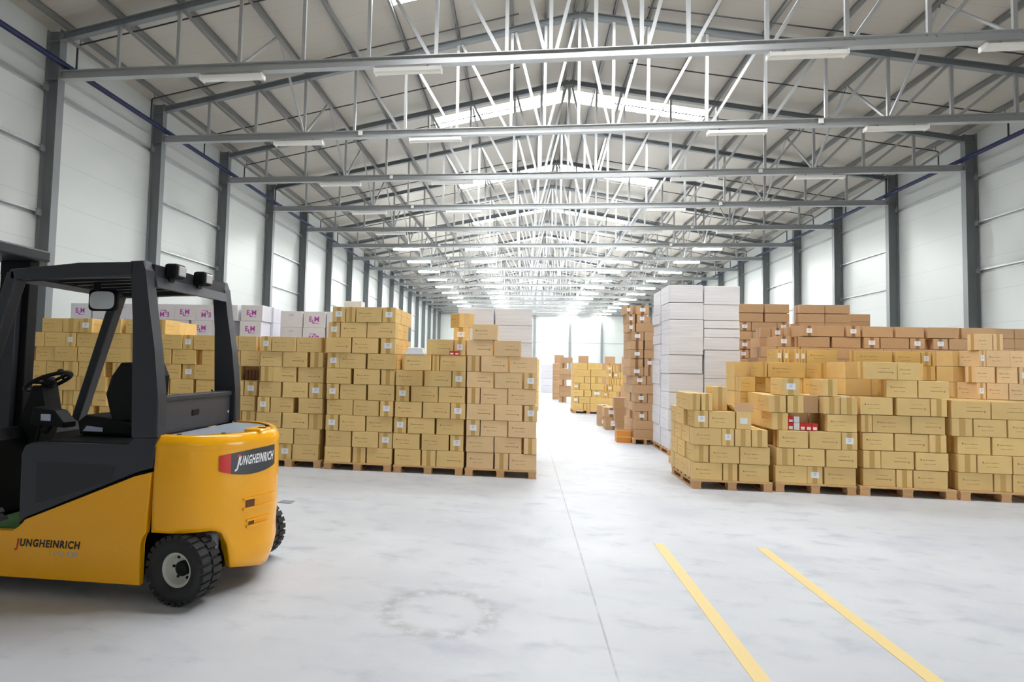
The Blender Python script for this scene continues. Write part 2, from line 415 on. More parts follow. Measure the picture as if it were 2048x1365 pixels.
# longitudinal braces
def make_brace():
    t = empty('roof_brace', (0, 0, 0), 'x', 'brace', 'braces between the roof trusses')
    x = 9.16; zt = topz(XC+x)+.19
    for a, b in ((.1, BAY/2-.06), (BAY-.1, BAY/2+.06)):
        MB().m(STEELW).bar((0, a, CH0+.26), (0, b, zt), .06, .06).build('brace_strut', t)
    return t
BR = freeze(make_brace()); first = True
for i in range(NT-1):
    for s in (-1, 1):
        o = BR if first else copy_tree(BR); first = False
        o.location = (XC+s*9.16, TY[i], 0)
        o['label'] = 'slanting pair of braces between %s and %s trusses, %s' % (ORD[i], ORD[i+1], 'forklift side' if s < 0 else 'yellow-line side')

# water pipes
for s, x in ((0, XL+.1), (1, XR-.1)):
    mb = MB().m(BLUE).tube([(x, YB+.1, 9.56), (x, YF-.05, 9.56)], .075, 12)
    tag(mb.build('water_main'), 'long blue pipe running along the %s wall above the chords' % ('forklift-side', 'yellow-line-side')[s], 'pipe')
n = 0
for k in range(-1, 20):
    y = 14.94+3.39*k
    if min(abs(y-v) for v in TY) < .16: y += .25
    for s in (0, 1):
        x0 = XL+.1 if s == 0 else XR-.1; d = 1 if s == 0 else -1
        x1 = XC-d*1.95
        drop = .36
        pts = [(x0, y, 9.63), (x0, y, roofz(x0)-drop-.03), (x0+d*.05, y, roofz(x0)-drop+.01), (x1, y, roofz(x1)-drop)]
        t = empty('branch_pipe', (0, 0, 0), 'dark thin branch pipe rising to the ridge, %s from the camera, %s' % (ORD[k+1] if k+1 < 20 else 'farthest', ('forklift side', 'yellow-line side')[s]), 'pipe', 'branch pipes under the roof')
        MB().m(DARKPIPE).tube(pts[:2], .028, 6).build('riser', t)
        MB().m(DARKPIPE).tube(pts[1:], .022, 6).build('sloping_run', t)
        for xx in (XC-d*14.1, XC-d*9.16, XC-d*3.93):
            MB().m(DARKPIPE).tube([(xx, y, roofz(xx)-.36), (xx, y, roofz(xx)-.195)], .01, 5).build('hanger', t)

# fluorescent lamps under the bottom chords
def make_lamp(lit):
    t = empty('fluorescent_lamp', (0, 0, 0), 'x', 'lamp', 'batten lamps under the trusses')
    L = 1.72
    MB().m(LAMPW).box(-L/2, L/2, -.10, .10, .075, .12, .008).build('housing', t)
    mb = MB().m(LIT if lit else DIFF); mb.prism([(-.12, .074), (.12, .074), (.11, .02), (.05, 0), (-.05, 0), (-.11, .02)], 'x', -L/2+.02, L/2-.02); mb.build('diffuser', t)
    for x in (-L/2, L/2-.03): MB().m(LAMPW).box(x-.004, x+.034, -.125, .125, -.004, .124, .006).build('end_cap', t)
    for x in (-.5, .5): MB().m(STEEL).box(x-.012, x+.012, -.02, .02, .12, .179).build('hanger', t)
    return t
LP = [freeze(make_lamp(False)), freeze(make_lamp(True))]; used = [False, False]
ROWN = ('outer row, forklift side', 'inner row, forklift side', 'inner row, yellow-line side', 'outer row, yellow-line side')
for i, y in enumerate(TY):
    for r, x in enumerate((-7.75, -3.05, 6.4, 10.95)):
        l = 1 if i >= 5 else 0
        o = LP[l] if not used[l] else copy_tree(LP[l]); used[l] = True
        o.location = (x, y, CH0-.179)
        o['label'] = '%s batten lamp under the %s truss, %s' % (('unlit white', 'glowing white')[l], ORD[i], ROWN[r])
# junction boxes on the chords
for i, y in enumerate(TY[1:9]):
    for s, x in ((0, -5.57), (1, 8.8)):
        o = MB().m(LAMPW).box(-.07, .07, -.05, 0, -.07, .07, .008).build('junction_box'); o.location = (x, y-.1005, CH0+.13)
        tag(o, 'small white junction box on the %s truss, %s' % (ORD[i+1], ('forklift side', 'yellow-line side')[s]), 'junction box', 'junction boxes on the trusses')
# frame of the far wall
for i, x in enumerate((XC-9.5, XC-.0, XC+4.8)):
    if i == 1: continue
for i, x in enumerate((-7.9, -3.1, 1.42, 6.6, 11.2)):
    mb = MB().m(STEEL); mb.box(x-.16, x+.16, YF-.3, YF-.28, 0, CH0-.02); mb.box(x-.01, x+.01, YF-.28, YF-.01, 0, CH0-.02)
    tag(mb.build('wall_post'), 'grey steel post on the far end wall, %s from forklift side' % ORD[i], 'post', 'posts on the far wall')
mb = MB().m(STEELW).box(WL+.01, WR-.01, YF-.06, YF-.005, 5.1, 5.22); tag(mb.build('wall_rail'), 'horizontal rail across the far end wall', 'girt')
STACKS={
 'D':(8.95,0.115,0.238,"""0:L-83,-43 W-41,-21 L-20,20
1:L-84,-43 K-42,-2 W1,20
2:w-84,-64 L-63,-23 L-22,19
3:K-84,-44 K-42,-2 w1,20
4:W-84,-65 L-64,-24 L-23,17
5:K-85,-45 K-43,-3 w0,19
6:W-85,-66 K-64,-24 L-21,19
7:K-86,-46 K-44,-5
8:L-78,-40"""),
 'C':(8.95,0.115,0.238,"""0:L-192,-152 W-150,-129 K-128,-87
1:L-195,-154 L-151,-110 w-108,-88
2:w-194,-175 L-173,-132 L-129,-88
3:L-193,-152 K-150,-109 w-108,-86
4:w-192,-172 K-169,-128 K-127,-87
5:L-193,-152 K-149,-108 w-107,-87
6:O-179,-139 W-138,-127 L-126,-87
7:K-147,-106 w-105,-88"""),
 'B':(8.95,0.115,0.238,"""0:L-301,-260 W-257,-237 K-235,-196
1:L-300,-260 L-258,-218 w-217,-196
2:w-301,-281 L-279,-239 L-237,-197
3:L-300,-259 L-258,-218 w-216,-196
4:w-301,-282 L-280,-239 K-236,-195
5:K-302,-264 L-259,-218 W-216,-195
6:w-302,-282 L-282,-241 L-238,-195
7:K-304,-265 L-263,-222 w-218,-195
8:w-302,-283 L-282,-241 K-240,-195
9:w-296,-275 W-274,-259 L-258,-218 w-217,-196"""),
 'A':(9,0.115,0.238,"""0:W-401,-378 w-377,-356 K-354,-312
1:L-397,-354 L-352,-311
2:K-415,-375 K-372,-331 W-330,-308
3:w-414,-395 K-393,-356 K-347,-308
4:L-413,-377 K-374,-333 w-331,-309
5:W-411,-391 K-391,-353 K-350,-309
6:L-413,-376 K-375,-336 W-331,-310
7:w-412,-395 L-394,-355 L-354,-314"""),
 'E':(9.1,0.115,0.238,"""1:L-468,-436 W-434,-419
2:L-478,-446 W-444,-422
3:K-458,-423
4:L-478,-443 w-441,-420
5:L-483,-453 X-451,-417
6:W-465,-451 K-450,-417
7:w-466,-456 L-455,-425"""),
 'P':(8.8,0.13,0.2385,"""0:L234,274 W275,294 L296,335
1:W236,256 L257,296 L297,336
2:L235,273 w273,289 W290,311 W312,333
3:w237,255 L256,291 o292,312
4:W229,245 W246,261"""),
 'Q':(8.85,0.13,0.2395,"""0:L345,386 w386,406 L408,448
1:W346,368 L369,408 K410,449
2:L349,387 K389,429 w430,450
3:W341,362 L412,450
4:W336,359 W361,382 W407,429 W429,450
5:w354,377 W407,426"""),
 'S':(8.9,0.13,0.2415,"""0:K459,500 W501,521 L522,564
1:W459,481 K482,523 L525,565
2:L459,498 K500,542 W542,563
3:W457,471 L472,520 K521,562
4:L456,497 K502,543 W544,564
5:L490,529 K530,568
6:K463,503 M504,532"""),
 'T':(8.9,0.13,0.2385,"""0:L577,619 W620,641 L642,681
1:W577,599 L600,641 L642,682
2:L577,617 L619,660
3:W570,595 L597,637 L638,678
4:K570,618 K619,667"""),
 'F':(9,0.115,0.238,"""2:W-803,-786 L-785,-750 W-749,-731 L-730,-695 L-684,-652
3:L-806,-789 L-788,-752 W-750,-732 K-731,-699 K-697,-672 K-580,-545 L-544,-513 W-510,-495
4:W-808,-791 L-788,-759 L-758,-727 W-726,-708 L-706,-674 L-590,-564 K-562,-523 L-518,-486
5:L-814,-784 L-783,-753 W-751,-726 L-724,-694 W-693,-678 W-664,-648 L-647,-618 K-581,-546 w-543,-522 L-522,-486
6:W-832,-808 L-805,-769 L-768,-729 L-727,-690 W-689,-676 L-675,-633 W-632,-616 L-614,-587 L-585,-563 L-561,-521 L-510,-486
7:L-854,-820 L-818,-790 L-789,-750 w-750,-733 L-731,-691 w-690,-672 L-671,-634 L-633,-601 L-586,-545 w-544,-526 L-525,-489
8:L-796,-759 W-758,-728 w-727,-704 L-684,-653 L-645,-614 W-592,-575"""),
 'V':(9.9,0.13,0.2385,"""4:L334,363 L364,403 W405,428 L428,459
5:L335,357 W372,392 w396,426 L426,461 W461,483
6:W364,374 L375,429 W449,460"""),
 'U':(9.6,0.14,0.2365,"""5:w648,660 L661,689 L690,717
6:M646,672 M675,702 w704,716
7:w652,661 L661,692 L693,720
8:M650,670 W671,684"""),
 'Y':(10.9,0.14,0.2375,"""5:W698,724 W725,737
6:L493,525 W654,675 W677,690 W691,702 L703,733
7:w427,437 w438,447 w456,465 w465,474 L475,524 L553,610 L614,653 w654,669 W671,684 L687,725 L726,753"""),
 'G':(12.2,0.03,0.21,"""9:L450,478
10:w479,504 L521,574 L578,628 w633,660 L662,711 w713,738 w752,777 L779,824
11:w525,549 L549,599 w602,627 L631,684 L688,737 L742,794 L806,857"""),
 'g':(12.95,0.03,0.21,"""11:L477,497 w498,522"""),
 'H':(14.6,0.043,0.211,"""7:L488,540
8:L487,540
9:w489,513 L514,540
10:w489,517 L518,566
11:L489,519 L520,559
12:w489,517 L518,573 w574,601
13:L490,544 L548,601
14:L490,544 L547,600"""),
 'I':(14.6,0.043,0.211,"""13:L622,676 L677,730
14:L622,676 L677,729"""),
 'J':(15.3,0,0.18,"""15:L760,808
16:L760,809"""),
 'K':(13.6,0.13,0.1935,"""0:L240,284
1:L240,284
2:w244,268 L269,284
3:L239,284
4:w241,267 L268,284
5:L238,283
6:w237,265 L266,283
7:w230,259 W260,282
8:W231,258 w261,282
9:w232,258 L260,282
10:W231,258 L261,283
11:w232,259 L260,282
12:w223,240 L242,281
13:w222,240 w244,266
14:w217,235 w242,270"""),
 'N':(21.9,0.12,0.24,"""0:L173,211 W212,233 L234,267
1:w174,193 L195,233 L234,275
2:L173,211 L213,238 w240,274
3:w175,194 L196,235 L236,276
4:L177,212 L214,235 W236,275
5:L177,233 L236,290
6:L183,223 L224,268"""),
 'n':(23.5,0,0.25,"""2:w299,317 L318,348
3:W297,312 w315,333 L335,363
4:W315,330 W331,348 W349,372
5:w316,331 w337,354 W355,371
6:w314,332 W334,353"""),
}
# ------------------------------------------------------------------ cartons
BODY = {'t': TAN, 'p': PINK, 'g': GOLD, 'b': BROWN, 'G': GOLD}
def glyphs(mb, fn, flip, u0, u1, v0, v1):
    # two faint lines of printed characters and a round mark, laid on a long side; fn maps (u, v) to a point
    r = random.Random(3 if flip else 5); W = u1-u0; H = v1-v0
    mb.m(INK)
    def q(a, b, c, d):
        if flip: a, b, c, d = 1-b, 1-a, 1-d, 1-c
        mb.face([fn(u0+W*a, v0+H*c), fn(u0+W*b, v0+H*c), fn(u0+W*b, v0+H*d), fn(u0+W*a, v0+H*d)])
    cx, cy = .15, .60
    ring = []
    for k in range(10):
        a, b = cx+.026*math.cos(k*math.pi/5), cy+.052*math.sin(k*math.pi/5)
        if flip: a, b = 1-a, 1-b
        ring.append(fn(u0+W*a, v0+H*b))
    mb.face(ring)
    for (x, xe, y, h) in ((.20, .62, .58, .05), (.24, .58, .36, .035)):
        while x < xe:
            w_ = r.uniform(.012, .03); q(x, x+w_*.75, y-h*.5*r.uniform(.6, 1), y+h*.5*r.uniform(.6, 1)); x += w_
            if r.random() < .15: x += .02
def make_carton(kind, m, L, D, H, parts=True, name='cardboard_box'):
    # kind: L long side to the front, K the same printed upside down, W taped end to the front, w the same with a label
    e = .0008; end = kind in 'Ww'
    W, P = (D, L) if end else (L, D)
    mb = MB().m(BODY[m]); mb.box(-W/2, W/2, 0, P, 0, H, .004)
    if kind in 'XO':
        pass
    up = kind == 'K'
    if m != 'b' or kind == 'K':
        if end:
            glyphs(mb, lambda u, v: (-W/2-e, P-u, v), False, 0, P, 0, H); glyphs(mb, lambda u, v: (W/2+e, u, v), False, 0, P, 0, H)
        else:
            glyphs(mb, lambda u, v: (u, -e, v), up, -W/2, W/2, 0, H); glyphs(mb, lambda u, v: (-u, P+e, v), up, -W/2, W/2, 0, H)
    o = mb.build(name, nrm=False)
    bm = bmesh.new(); bm.from_mesh(o.data); bmesh.ops.recalc_face_normals(bm, faces=[f for f in bm.faces if f.material_index == 0]); bm.to_mesh(o.data); bm.free()
    if parts:
        tw = .03; mb = MB().m(TAPE if m != 'b' else TAPEB)
        if end:
            mb.box(-tw, tw, -.0012, P+.0012, H-.0005, H+.0008)
            for y in (-.0012, P-.0002): mb.box(-tw, tw, y, y+.0014, .002, H+.0006)
        else:
            mb.box(-W/2-.0012, W/2+.0012, P/2-tw, P/2+tw, H-.0005, H+.0008)
            for x in (-W/2-.0012, W/2-.0002): mb.box(x, x+.0014, P/2-tw, P/2+tw, .002, H+.0006)
        mb.build('packing_tape', o)
        if kind == 'w':
            mb = MB().m(PAPER); a, c = .053, .042; zc = H*.52
            mb.box(-a, a, -.0022, -.0013, zc-c, zc+c); mb.m(LINK)
            for i, (u0, u1) in enumerate(((-.02, .02), (-.012, .02), (-.02, .012))):
                mb.face([(u0, -.0024, zc+.018-.014*i), (u1, -.0024, zc+.018-.014*i), (u1, -.0024, zc+.026-.014*i), (u0, -.0024, zc+.026-.014*i)])
            mb.build('shipping_label', o)
    return o
PROTO = {}
DIM = {'t': (.405, .2, .233), 'p': (.405, .2, .233), 'g': (.405, .2, .233), 'b': (.5, .25, .2), 'G': (.405, .2, .233)}
def carton(kind, m, x0, x1, y, z, parts=True, jit=True, sy=1.0, sz=1.0):
    L, D, H = DIM[m]; nm = 'brown_carton' if m == 'b' else ('golden_carton' if m == 'G' else 'cardboard_box')
    k = kind if kind in 'LKWw' else 'L'
    key = (k, m, parts)
    if key not in PROTO:
        PROTO[key] = freeze(make_carton(k, m, L, D, H, parts, nm)); o = PROTO[key]
    else: o = copy_tree(PROTO[key])
    W = D if k in 'Ww' else L
    o.scale = ((x1-x0-.004)/W, sy, sz)
    o.location = ((x0+x1)/2, y+(rnd.uniform(-.012, .012) if jit else 0), z)
    return o
DESC = {'L': 'printed', 'K': 'upside-down printed', 'W': 'taped-end', 'w': 'white-labelled', 'M': 'short printed'}
def lay(stk, m, phrase, side, group, down=False, parts=True, colour='tan', depth=1.0):
    Y, z0, p, txt = STACKS[stk]
    rows = []
    for ln in txt.split('\n'):
        k, b = ln.split(':'); rows.append((int(k), [(t[0], *[float(v)/100 for v in t[1:].split(',')]) for t in b.split()]))
    top = max(k for k, _ in rows); made = []
    for k, bs in rows:
        bs = sorted(bs, key=lambda t: t[1], reverse=side < 0)
        for i, (t, a, b) in enumerate(bs):
            z = z0+p*k; y = Y; sz = min(1, (p-.0035)/DIM[m][2])
            if t == 'O': y = Y-.09
            if t in 'oX':
                o = open_carton(t, a, b, Y, z); d = 'open'
            else:
                o = carton(t if t != 'O' else 'L', m, a, b, y, z, parts, sz=sz); d = DESC.get(t, 'jutting printed')
                if m == 'b': d = {'L': 'plain', 'W': 'taped', 'w': 'white-labelled'}[t]
            ly = ('layer %s' % NUM[k]) if not down else ('%s layer down' % ORD[top-k] if k < top else 'topmost layer')
            tag(o, '%s %s carton, %s from aisle in %s of %s' % (d, colour, ORD[i], ly, phrase), 'box', group)
            made.append((k, t, a, b, o))
    return made
def open_carton(t, a, b, Y, z):
    # hollow carton; o: top open with one flap standing up, X: lying with its open end to the front
    w_ = b-a-.006; P = .4; H = .235; th = .006
    mb = MB().m(TAN)
    if t == 'o':
        mb.box(-w_/2, w_/2, 0, P, 0, th)
        mb.box(-w_/2, w_/2, 0, th, th, H); mb.box(-w_/2, w_/2, P-th, P, th, H); mb.box(-w_/2, -w_/2+th, th, P-th, th, H); mb.box(w_/2-th, w_/2, th, P-th, th, H)
        o = mb.build('cardboard_box'); o.location = ((a+b)/2, Y, z)
        f = MB().m(BROWN); f.prism([(.001, H+.001), (.007, H+.001), (.037, H+.125), (.031, H+.127)], 'x', -w_/2-.02, w_/2+.03); f.build('flap', o)
        f = MB().m(TAN); f.prism([(-w_/2, H+.001), (-w_/2+.006, H+.001), (-w_/2-.055, H+.095), (-w_/2-.061, H+.092)], 'y', .01, P-.01); f.build('flap', o)
        f = MB().m(PAPER); f.box(-.05, .05, -.002, -.0005, .07, .15); f.build('shipping_label', o)
    else:
        mb.box(-w_/2, w_/2, 0, .2, 0, th); mb.box(-w_/2, w_/2, 0, .2, H-th, H); mb.box(-w_/2, -w_/2+th, 0, .2, th, H-th); mb.box(w_/2-th, w_/2, 0, .2, th, H-th); mb.box(-w_/2+th, w_/2-th, .19, .2, th, H-th)
        o = mb.build('cardboard_box'); o.location = ((a+b)/2, Y, z)
        f = MB().m(DARKIN)
        for x in (-.08, -.02, .04, .1): f.box(x-.024, x+.024, .06, .185, .008, .17)
        f.build('packet', o)
    return o
FILL = {'t': MB(), 'b': MB(), 'w': MB()}
def fill(m, x0, x1, y0, y1, z0, p, ks, L=.41):
    mb = FILL[m].m({'t': TAN, 'b': BROWN, 'w': WCARD}[m])
    for k in ks:
        n = max(1, round((x1-x0)/L)); d = max(1, round((y1-y0)/L))
        for i in range(n):
            for j in range(d):
                sx, sy = (x1-x0)/n, (y1-y0)/d
                mb.box(x0+sx*i+.003, x0+sx*(i+1)-.003, y0+sy*j+.003, y0+sy*(j+1)-.003, z0+p*k, z0+p*(k+1)-.005)
GL_, GR_ = 'tan cartons stacked on the forklift side', 'tan cartons stacked on the yellow-line side'
lay('D', 'p', 'the aisle-corner stack, forklift side', -1, GL_)
for k, t, a, b, o in lay('C', 't', 'second stack, forklift side', -1, GL_): pass
Bm = lay('B', 't', 'tallest stack, forklift side', -1, GL_)
lay('A', 't', 'fourth stack, forklift side', -1, GL_)
lay('E', 't', 'fifth stack, forklift side', -1, GL_)
lay('F', 'g', 'boxes behind forklift cab', -1, GL_, down=True)
lay('P', 't', 'low corner stack, yellow-line side', 1, GR_)
lay('Q', 't', 'second stack, yellow-line side', 1, GR_)
lay('S', 't', 'third stack, yellow-line side', 1, GR_)
lay('T', 't', 'fourth stack, yellow-line side', 1, GR_)
lay('U', 'p', 'pile above fourth stack', 1, GR_, True)
lay('V', 'g', 'pile behind low corner stack', 1, GR_, True)
lay('Y', 'g', 'golden row before brown cartons', 1, GR_, True, colour='golden')
lay('N', 'G', 'far golden stack', 1, 'golden cartons far down the aisle', parts=True, colour='golden')
lay('n', 'G', 'far pile behind golden stack', 1, 'golden cartons far down the aisle', True, parts=True, colour='golden')
GB = 'brown cartons on the yellow-line side'
lay('G', 'b', 'long brown wall', 1, GB, True, colour='brown')
lay('g', 'b', 'pair behind brown wall', 1, GB, True, colour='brown')
lay('H', 'b', 'brown tower beside paper bundles', 1, GB, True, colour='brown')
lay('I', 'b', 'middle brown tower', 1, GB, True, colour='brown')
lay('J', 'b', 'lone brown tower', 1, GB, True, colour='brown')
lay('K', 'b', 'tall brown aisle tower', 1, GB, colour='brown')
# deeper cartons whose sides show: the top of the tallest stack and the aisle side of the low corner stack
for k in (6, 7, 8, 9):
    first_end = [t for kk, t, a, b, o in Bm if kk == k and b > -2.0][0]
    y = 8.95+(.42 if first_end in 'Ww' else .215)
    for j in range(2):
        o = carton('W', 't', -2.16, -1.955, y, .115+.238*k, jit=False); y += .41
        tag(o, 'tan carton, %s deep at the aisle edge, layer %s of tallest stack, forklift side' % (ORD[j+1], NUM[k]), 'box', GL_)
for k in range(5):
    y = 8.8+(.42 if k in (1, 3, 4) else .215)
    seq = ('W', 'W') if k in (1, 3) else (('W', 'W', 'L') if k in (0, 2) else ('W',))
    for j, t in enumerate(seq):
        if y > 9.9: break
        a = 2.335+rnd.uniform(0, .02)-(.02 if k > 2 else 0); o = carton(t, 't', a, a+(.2 if t == 'W' else .4), y, .13+.2385*k, jit=False); y += .41 if t == 'W' else .205
        tag(o, 'tan carton, %s deep along the aisle side, layer %s of low corner stack' % (ORD[j+1], NUM[k]), 'box', GR_)
for k in range(15):
    y = 13.6+.265 if STACKS['K'][3].split('\n')[k].split(':')[1][0] == 'L' else 13.6+.52
    for j in range(2 if y < 14 else 1):
        a = 2.39-(.07 if k > 6 else 0); o = carton('W', 'b', a, a+.25, y, .13+.1935*k, jit=False, sz=.95); y += .51
        tag(o, 'brown carton, %s deep on the aisle side, layer %s of tall brown aisle tower' % (ORD[j+1], NUM[k]), 'box', GB)
# two small boxes balanced on the second stack, seen beyond its front row
o = carton('w', 't', -1.17, -.93, 9.85, .115+.238*8, jit=False); tag(o, 'white-labelled tan box standing alone on the second stack, forklift side', 'box', GL_)
o = carton('W', 't', -1.21, -.91, 9.92, .115+.238*9, jit=False, sy=.7); o.rotation_euler = (0, 0, math.radians(38)); o.location.x = -.96; tag(o, 'tan box turned cornerwise, highest on the second stack, forklift side', 'box', GL_)
# a taller carton standing at the back of the low corner stack
o = carton('W', 't', 2.66, 2.85, 8.95, .13+.2385*4, jit=False, sy=.9, sz=1.42); tag(o, 'tall taped tan carton standing up on the low corner stack', 'box', GR_)
o = carton('L', 'p', 3.66, 4.06, 9.28, .13+.2395*3, jit=False); tag(o, 'pinkish carton set back behind the red packs, second stack, yellow-line side', 'box', GR_)
o = carton('L', 'b', 3.82, 4.05, 8.95, .13+.2395*4, jit=False, sz=1.2); tag(o, 'brownish open-topped carton between taped ends, second stack, yellow-line side', 'box', GR_)
# the brown row under the eaves of the wall
for i in range(6):
    o = carton('L', 'b', 7.75+.52*i, 8.26+.52*i, 13.5, 2.43, jit=False); tag(o, 'dark brown carton on the rearmost row by the wall, %s from aisle' % ORD[i], 'box', GB)
# the inside of the stacks
S8 = range(8)
fill('t', -.85, .18, 9.375, 10.2, .115, .238, range(7)); fill('t', -.86, -.05, 9.375, 10.2, .115, .238, (7,))
fill('t', -1.93, -.88, 9.375, 10.2, .115, .238, range(7)); fill('t', -1.47, -.88, 9.375, 10.2, .115, .238, (7,))
fill('t', -3.02, -1.97, 9.375, 10.2, .115, .238, range(6)); fill('t', -3.02, -2.18, 9.375, 10.2, .115, .238, range(6, 10))
fill('t', -4.12, -3.09, 9.43, 10.2, .115, .238, S8); fill('t', -5.05, -4.17, 9.53, 10.2, .115, .238, S8); fill('t', -5.05, -4.17, 9.1, 9.5, .115, .238, (0,)); fill('t', -4.85, -4.62, 9.1, 9.5, .115, .238, (3,))
fill('t', -4.16, -4.015, 9.02, 9.4, .115, .238, (0, 1))
fill('t', -8.6, -4.87, 9.43, 10.2, .115, .238, range(8)); fill('t', -8.6, -4.87, 9.0, 9.4, .115, .238, (0, 1)); fill('t', -8.0, -5.9, 9.43, 10.2, .115, .238, (8,))
fill('t', 2.78, 3.35, 9.24, 10.05, .13, .2385, range(2)); fill('t', 2.76, 3.35, 9.24, 9.8, .13, .2385, (2,)); fill('t', 2.56, 3.0, 9.24, 9.6, .13, .2385, (3,))
fill('t', 3.46, 4.48, 9.28, 9.88, .13, .2395, (0, 1, 2)); fill('t', 3.44, 3.64, 9.28, 9.88, .13, .2395, (3, 4)); fill('t', 4.08, 4.48, 9.28, 9.88, .13, .2395, (3, 4))
fill('t', 4.59, 5.62, 9.33, 9.88, .13, .2415, range(7)); fill('t', 5.72, 6.8, 9.33, 9.58, .13, .2385, range(5))
fill('t', 6.45, 7.25, 9.61, 10.4, .14, .2365, range(5)); fill('t', 6.45, 7.25, 10.03, 10.4, .14, .2365, (5, 6, 7))
fill('t', 3.3, 5.0, 9.91, 10.75, .13, .2385, range(4)); fill('t', 3.4, 5.0, 10.33, 10.75, .13, .2385, (4, 5, 6))
fill('t', 4.25, 7.5, 10.9, 11.75, .14, .2375, range(5)); fill('t', 4.3, 7.5, 11.33, 11.75, .14, .2375, (5, 6)); fill('t', 4.3, 6.2, 10.9, 11.3, .14, .2375, (5,)); fill('t', 4.3, 4.9, 10.9, 11.3, .14, .2375, (6,))
fill('t', 2.95, 3.8, 23.5, 24.3, 0, .25, (0, 1)); fill('t', 1.75, 2.8, 22.35, 23.1, .12, .24, range(7))
fill('b', 4.45, 8.6, 12.2, 12.72, .03, .21, range(9), .5); fill('b', 4.8, 5.2, 12.2, 12.72, .03, .21, (9,), .5); fill('b', 5.22, 8.6, 12.2, 12.72, .03, .21, (9,), .5); fill('b', 5.2, 8.6, 12.73, 12.93, .03, .21, range(10, 12), .5)
fill('b', 4.75, 5.25, 12.95, 13.45, .03, .21, range(11), .5); fill('b', 7.75, 10.87, 13.5, 14.0, .0, .2025, range(12), .5)
fill('b', 4.88, 6.01, 14.6, 15.1, .043, .211, range(7), .5); fill('b', 4.88, 6.01, 15.12, 15.6, .043, .211, range(15), .5); fill('b', 5.66, 6.01, 14.6, 15.1, .043, .211, range(7, 12), .5)
fill('b', 6.22, 7.3, 14.6, 15.1, .043, .211, range(13), .5); fill('b', 7.6, 8.1, 15.3, 15.8, 0, .18, range(15), .5)
fill('b', 2.66, 2.84, 14.13, 15.1, .13, .1935, range(14), .5)

# ------------------------------------------------------------------ pallets
def make_pallet(L=1.05, P=1.2):
    t = empty('wooden_pallet', (0, 0, 0), 'x', 'pallet', 'wooden pallets under the stacks')
    mb = MB().m(WOOD)
    for i in range(6):
        y = i*(P-.13)/5; mb.box(-L/2, L/2, y, y+.13, .092, .113, .003)
    mb.build('deck', t)
    for x in (-L/2, -.06, L/2-.12):
        mb = MB().m(WOOD2); mb.box(x, x+.12, 0, P, .072, .0915, .002); mb.box(x, x+.12, 0, P, 0.0005, .018, .002)
        for y in (0, P/2-.07, P-.14): mb.box(x+.005, x+.115, y, y+.14, .0185, .0715, .003)
        mb.build('skid', t)
    return t
PAL = freeze(make_pallet()); first = True
for x, y, z, wd, ph in ((-.325, 8.93, 0, 1, 'aisle-corner stack, forklift side'), (-1.405, 8.93, 0, 1, 'second stack from aisle, forklift side'), (-2.49, 8.93, 0, 1, 'tallest stack, forklift side'), (-3.6, 8.98, 0, 1, 'fourth stack, forklift side'), (-4.68, 9.05, 0, 1, 'fifth stack, forklift side'),
                     (-5.8, 8.98, 0, 1, 'sixth stack, behind the forklift'), (-6.95, 8.98, 0, 1, 'seventh stack, behind the forklift'), (-8.1, 8.98, 0, 1, 'eighth stack, behind the forklift'),
                     (2.865, 8.79, .015, 1, 'low corner stack by the aisle, yellow-line side'), (3.96, 8.84, .015, .98, 'second stack, yellow-line side'), (5.13, 8.87, .015, 1.14, 'third stack, yellow-line side'), (6.32, 8.87, .015, 1.05, 'fourth stack, yellow-line side'),
                     (2.63, 13.55, .015, .5, 'tall brown aisle tower'), (2.27, 21.85, .005, 1.02, 'far golden stack'), (3.41, 11.98, .005, 1.26, 'tall white paper stack, yellow-line side'), (-.57, 11.28, .005, 1.34, 'white paper stack behind the corner stack, forklift side')):
    o = PAL if first else copy_tree(PAL); first = False
    o.location = (x, y, 0); o.scale = (wd, 1.15 if 'paper' in ph else 1, (.113+z)/.113); o['label'] = 'wooden pallet under the '+ph

# ------------------------------------------------------------------ white cartons with purple print
WH, WW = .342, .48
def make_white(kind):
    mb = MB().m(WCARD); mb.box(-WW/2, WW/2, 0, WW, 0, WH, .005)
    o = mb.build('white_carton')
    if kind in 'EU':
        mb = MB()
        def fn(u, v):
            x, z = u-.115, v+.13
            if kind == 'U': x, z = -x, .30-z+.0
            return (x, -.0015, z)
        put_text(mb, 'E', .15, lambda u, v: fn(u, v), PURPLE, .004, 0, .06)
        put_text(mb, 'L', .10, lambda u, v: fn(u+.068, v-.03), PURPLE, .003, 0, .05)
        put_text(mb, 'M', .15, lambda u, v: fn(u+.115, v), PURPLE, .004, 0, .10)
        mb.m(PURPLE).face([fn(.07, -.045), fn(.215, -.045), fn(.215, -.035), fn(.07, -.035)])
        mb.build('purple_lettering', o)
    else:
        MB().m(LINK).box(-.05, .05, -.0016, -.0006, .25, .275).build('faint_mark', o)
    return o
WP = {}
def white(kind, x0, y, z, label):
    if kind not in WP: WP[kind] = freeze(make_white(kind)); o = WP[kind]
    else: o = copy_tree(WP[kind])
    o.location = (x0+WW/2, y, z); tag(o, label, 'box', 'white cartons behind the tan stacks')
WD = {'E': 'with purple lettering', 'U': 'with upside-down purple lettering', 'n': 'with plain front'}
WROW = {7: [('E', -10.09), ('n', -9.55), ('n', -9.05), ('n', -8.72), ('U', -8.22), ('E', -7.69), ('U', -7.17), ('n', -6.83), ('E', -6.06), ('n', -5.17), ('E', -4.66), ('E', -4.15)],
        6: [('n', -10.09), ('n', -9.55), ('n', -8.72), ('U', -7.75), ('E', -7.2), ('n', -6.83), ('E', -6.08), ('n', -5.17), ('U', -4.67), ('E', -4.15)]}
